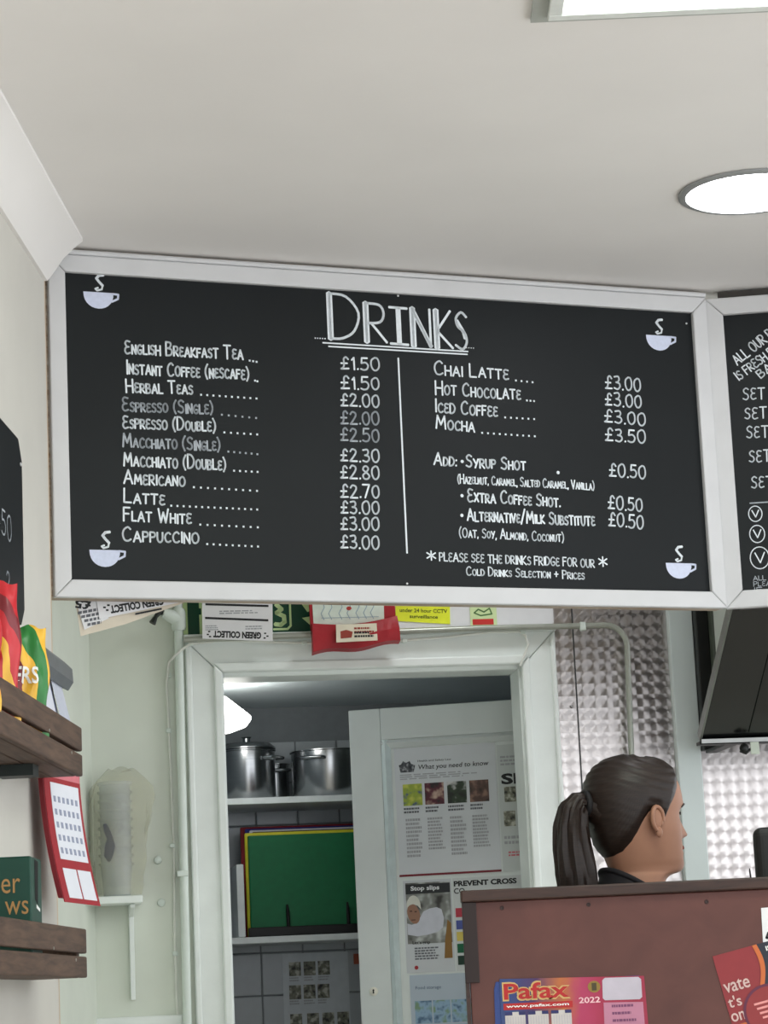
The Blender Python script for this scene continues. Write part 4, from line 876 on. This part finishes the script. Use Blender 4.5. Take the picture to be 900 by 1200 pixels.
# height above eye level: front extent, back extent, half width, centre shift
TB = [(-.62,.115,.115,.150,-.02),(-.50,.095,.100,.125,-.02),(-.38,.105,.105,.140,-.02),(-.28,.110,.105,.160,-.025),(-.225,.085,.095,.170,-.03),(-.195,.065,.075,.125,-.028),(-.175,.058,.066,.075,-.022),(-.155,.054,.062,.058,-.016),(-.130,.052,.062,.055,-.010),
      (-.118,.060,.064,.053,-.004),(-.112,.080,.067,.050,0),(-.104,.088,.070,.051,0),(-.090,.090,.075,.055,0),(-.070,.088,.082,.060,0),(-.045,.086,.090,.066,0),(-.020,.085,.096,.071,0),(0,.085,.099,.073,0),(.018,.089,.101,.074,0),(.035,.091,.102,.0745,0),(.055,.088,.100,.073,0),(.075,.080,.093,.067,0),(.090,.069,.081,.058,0),(.100,.055,.066,.047,0),(.107,.038,.046,.032,0),(.111,.020,.022,.016,0)]
def surf(th, z, feat=True):
    xf, xb, b, cx = interp(TB, z); c, s = cos(th), sin(th)
    e = .92; x = (xf if c > 0 else xb)*math.copysign(abs(c)**e, c) + cx; y = b*math.copysign(abs(s)**e, s)
    if feat and c > 0:
        g = lambda v, w: exp(-(v/w)**2)
        nose = 0
        if -.050 < z < .012:
            t = (.012-z)/.050; nose = .024*min(1,t)**1.1*g(y, .0075+.006*min(1,t)) if z > -.038 else .024*max(0,(z+.050)/.012)*g(y,.0135)
        x += nose
        x -= .010*(g(y-.031,.014)+g(y+.031,.014))*g(z-.002,.012)          # eye sockets
        x += .005*(g(y-.031,.010)+g(y+.031,.010))*g(z-.000,.008)          # eyeballs under lids
        x += .004*g(z-.022,.008)*g(abs(y)-.025,.020)                       # brows
        x += .005*g(y,.018)*(g(z+.061,.005)+g(z+.074,.006)) - .003*g(y,.024)*g(z+.0675,.003)   # lips
        x += .004*g(y,.016)*g(z+.098,.010)
        x -= .003*g(y,.02)*g(z+.085,.006)
    return x, y
def head_pt(th, z): x, y = surf(th, z); return (x, y, HZ+z)
def theta(i, n):  # denser towards the face
    t = 2*pi*i/n; return t - .45*sin(t)
zs = [-.62,-.56,-.50,-.44,-.38,-.33,-.28,-.25,-.225,-.21,-.195,-.185,-.175,-.165,-.155,-.145]+[-.138+.0022*k for k in range(113)]
zs = [z for z in zs if z < .1105]+[.1108]
NT = 132; M_skin = mat('skin',(150,108,86),.5,var=.05,scale=25,spec=.3)
body = MB().loft([[head_pt(theta(i,NT), z) for i in range(NT)] for z in zs])
# ears
for sd_ in (-1,1):
    cx_, cy_, cz_ = -.004, sd_*.076, HZ-.016
    hel = []
    for k in range(15):
        a = radians(-60+k*19); hel.append((cx_-.004-.0145*cos(a)*(1 if cos(a) < 0 else .9)*-1*-1, cy_+sd_*(.006+.006*(1-cos(a))*.5), cz_+.008+.023*sin(a)))
    hel = [(cx_+(-.001)-.0150*cos(radians(a)), cy_+sd_*(.004+.009*max(0,cos(radians(a)))), cz_+.007+.0235*sin(radians(a))) for a in range(-75,200,18)]
    body.tube(hel, [.0045]*(len(hel)-3)+[.004,.0035,.003], 10)
    body.ball((cx_-.001,cy_+sd_*.003,cz_+.006),(.0130,.0045,.0215),14)
    body.ball((cx_+.002,cy_+sd_*.0045,cz_-.020),(.0078,.0050,.0105),12)
    body.ball((cx_+.009,cy_+sd_*.003,cz_-.001),(.004,.004,.008),10)
# arms hanging, with hands
def limb(p, r, k=14): body.tube(p, r, k)
for sd_ in (-1,1):
    sh_ = (-.03,sd_*.165,HZ-.245); el = (-.03,sd_*.215,HZ-.52); wr = (.035,sd_*.225,HZ-.745)
    limb([(-.03,sd_*.11,HZ-.225),sh_,(-.03,sd_*.195,HZ-.36),el,(-.005,sd_*.222,HZ-.60),wr,(.045,sd_*.226,HZ-.775)],[.050,.052,.045,.037,.038,.025,(.018,.032)])
    body.tube([(.043,sd_*.226,HZ-.765),(.052,sd_*.226,HZ-.80),(.060,sd_*.224,HZ-.835)],[(.014,.030),(.014,.040),(.012,.038)],14)
    for q,(dx,l) in enumerate(((.028,.066),(.010,.075),(-.009,.070),(-.026,.055))):
        b0 = (.060+dx,sd_*.224,HZ-.832); body.tube([b0,(b0[0]+.004,b0[1]-sd_*.004,b0[2]-l*.45),(b0[0]+.002,b0[1]-sd_*.012,b0[2]-l*.75),(b0[0]-.002,b0[1]-sd_*.022,b0[2]-l)],[.0095,.009,.008,.0055],8)
    body.tube([(.072,sd_*.218,HZ-.785),(.098,sd_*.208,HZ-.81),(.106,sd_*.200,HZ-.838),(.106,sd_*.196,HZ-.855)],[.012,.0105,.009,.006],8)
    body.tube([(-.01,sd_*.085,HZ-.60),(0,sd_*.095,HZ-.75),(.005,sd_*.10,HZ-1.05),(-.01,sd_*.10,HZ-1.20),(-.02,sd_*.10,HZ-1.47)],[.085,.082,.052,.054,.034],14)
per = part('person', body, M_skin, pl=PPL, base=(0,0,0), smooth=True, label='person with a dark ponytail in a black top, turned away behind the counter', cat='person')
BASE[per.name] = (0,0,0)
# hair: shell over the skull from the hairline, pulled back to the tie
HL = [(0,.078),(25,.076),(45,.066),(60,.040),(70,.020),(78,-.004),(84,-.012),(90,.008),(98,.008),(106,-.010),(114,-.032),(124,-.052),(140,-.070),(160,-.078),(180,-.080)]
def hairline(th):
    d = abs(math.degrees((th+pi)%(2*pi)-pi))
    for a, b in zip(HL, HL[1:]):
        if d <= b[0]: t = (d-a[0])/(b[0]-a[0]); return a[1]+(b[1]-a[1])*t
    return HL[-1][1]
M_hair = mat('dark_brown_hair',(35,25,20),.42,var=.4,scale=6,spec=.3,stretch=(6,6,60))
secs = []; NH = 160; RH = 44
for j in range(RH+1):
    q = []
    for i in range(NH):
        th = 2*pi*i/NH; zh = hairline(th)-.003; z = zh+(.1108-zh)*sin(j/RH*pi/2)
        x, y = surf(th, z, False); d = Vector((x*.9,y*1.1,(z-.01)*1.0)).normalized()
        up = min(1,(z-zh)/.030); dd = math.degrees(th)
        o = -.002+.013*up**.7 + .0011*sin(z*420+2.5*sin(3*th)+x*90)*up + .006*up*max(0,-cos(th))*max(0,min(1,(z+.02)/.05))
        q.append((x+d.x*o, y+d.y*o, HZ+z+d.z*o))
    secs.append(q)
hr = part('hair', MB().loft(secs, cap=False), M_hair, per)
TIE = (-.122,0,HZ+.028)
part('hair_gather', MB().tube([(-.075,0,HZ+.02),(-.100,0,HZ+.024),(-.118,0,HZ+.027),(-.128,0,HZ+.027)],[(.055,.060),(.042,.046),(.022,.026),(.018,.020)],20), M_hair, hr)
part('hair_tie', MB().tube([(TIE[0]+.002*0+.020*0, .020*cos(a), TIE[2]+.022*sin(a)) for a in [2*pi*k/20 for k in range(21)]],.0065,8), mat('hair_tie_black',(18,16,18),.7), hr)
pony = MB(); secs = []
pp = [(-.122,0,.028),(-.136,.002,.030),(-.147,.004,.014),(-.152,.006,-.018),(-.151,.008,-.06),(-.146,.010,-.105),(-.140,.012,-.15),(-.134,.012,-.19),(-.130,.012,-.225)]
pr_ = [(.017,.019),(.022,.024),(.028,.030),(.033,.034),(.037,.037),(.040,.040),(.040,.038),(.034,.030),(.016,.012)]
def cr(tb, t):
    k = min(int(t), len(tb)-2); f = t-k; return tuple(a+(b-a)*f for a, b in zip(tb[k],tb[k+1]))
NS, KS = 40, 56
for s_ in range(NS+1):
    t = s_/NS*(len(pp)-1); c_ = cr(pp,t); r_ = cr(pr_,t); c1 = cr(pp,min(t+.1,len(pp)-1)); c0 = cr(pp,max(t-.1,0))
    tg = Vector((c1[0]-c0[0],c1[1]-c0[1],c1[2]-c0[2])).normalized(); a_ = tg.cross(Vector((0,1,0))).normalized(); b_ = a_.cross(tg)
    q = []
    for k in range(KS):
        an = 2*pi*k/KS; w = 1+.07*sin(7*an+.5*t)+.045*sin(13*an-.7*t)+.03*sin(23*an+t)
        v = Vector(c_)+a_*cos(an)*r_[0]*w+b_*sin(an)*r_[1]*w; q.append((v.x,v.y,HZ+v.z))
    secs.append(q)
pony.loft(secs); part('ponytail', pony, M_hair, per)
# face details
for sd_ in (-1,1):
    mb = MB()
    def fp(y, z, o):
        th = math.asin(max(-1,min(1,(abs(y)/interp(TB,z)[2])**(1/.92)))); x, yy = surf(th, z); return (x+o, sd_*abs(y), HZ+z)
    mb.tube([fp(.014,.018,.001),fp(.026,.023,.001),fp(.040,.021,.001),fp(.048,.016,.001)],[.002,.0026,.0022,.001],6); part('eyebrow', mb, M_hair, per)
    part('eyelid_lashes', MB().tube([fp(.020,.003,.002),fp(.030,.006,.004),fp(.042,.001,.003)],[.001,.002,.001],6), mat('lash_black',(20,16,16),.6), per)
    part('eye', MB().ball(fp(.031,0,-.0095),.0105,12), mat('eye_white',(150,142,134),.3), per)
part('lips', MB().tube([fp(.022,-.067,.0005),(surf(.12,-.062)[0]+.001,-.010,HZ-.063),(surf(0,-.061)[0]+.001,0,HZ-.063),(surf(.12,-.062)[0]+.001,.010,HZ-.063),(fp(.022,-.067,.0005)[0],-.022,HZ-.067)],[.001,.004,.004,.004,.001],8), mat('lip_pink',(168,96,88),.4), per)
# clothes
def torso_shell(off, z0, z1, n): 
    return [[(surf(2*pi*i/64,z0+(z1-z0)*k/n,False)[0]+off*cos(2*pi*i/64), surf(2*pi*i/64,z0+(z1-z0)*k/n,False)[1]+off*sin(2*pi*i/64), HZ+z0+(z1-z0)*k/n + .045*cos(2*pi*i/64+pi)*max(0,(k/n-.8)/.2)) for i in range(64)] for k in range(n+1)]
top = MB().loft(torso_shell(.011,-.62,-.150,40), cap=False)
for sd_ in (-1,1): top.tube([(-.03,sd_*.09,HZ-.228),(-.03,sd_*.165,HZ-.245),(-.03,sd_*.190,HZ-.34),(-.03,sd_*.202,HZ-.42)],[.060,.064,.058,.054],18)
M_tee = mat('black_cotton',(22,20,24),.85,var=.15,scale=60)
sh2 = part('black_top', top, M_tee, per)
cq = [(surf(a,-.150,False)[0]+.010*cos(a), surf(a,-.150,False)[1]+.010*sin(a), HZ-.150+.046*cos(a+pi)) for a in [2*pi*k/40 for k in range(41)]]
part('collar', MB().tube(cq,.0055,8), M_tee, sh2)
tr = MB()
tr.loft([[(surf(2*pi*i/48,z,False)[0]*s+.0, surf(2*pi*i/48,z,False)[1]*s, HZ+z+dz_) for i in range(48)] for z,s,dz_ in ((-.62,1.0,-.10),(-.62,1.12,-.04),(-.60,1.10,0),(-.54,1.08,0))])
for sd_ in (-1,1): tr.tube([(-.01,sd_*.082,HZ-.62),(0,sd_*.095,HZ-.75),(.005,sd_*.10,HZ-1.05),(-.01,sd_*.10,HZ-1.20),(-.02,sd_*.10,HZ-1.46)],[.094,.092,.064,.066,.055],18)
part('trousers', tr, mat('dark_trousers',(34,34,40),.8), per)
for sd_ in (-1,1):
    part('shoe', MB().loft([[(x,sd_*.10+w*cos(2*pi*k/16),max(.002,h*.5+h*.5*sin(2*pi*k/16))) for k in range(16)] for x,w,h in ((-.075,.022,.05),(-.05,.036,.085),(0,.042,.09),(.06,.046,.065),(.12,.044,.05),(.165,.026,.03))]), mat('black_shoe',(22,22,22),.5), per)
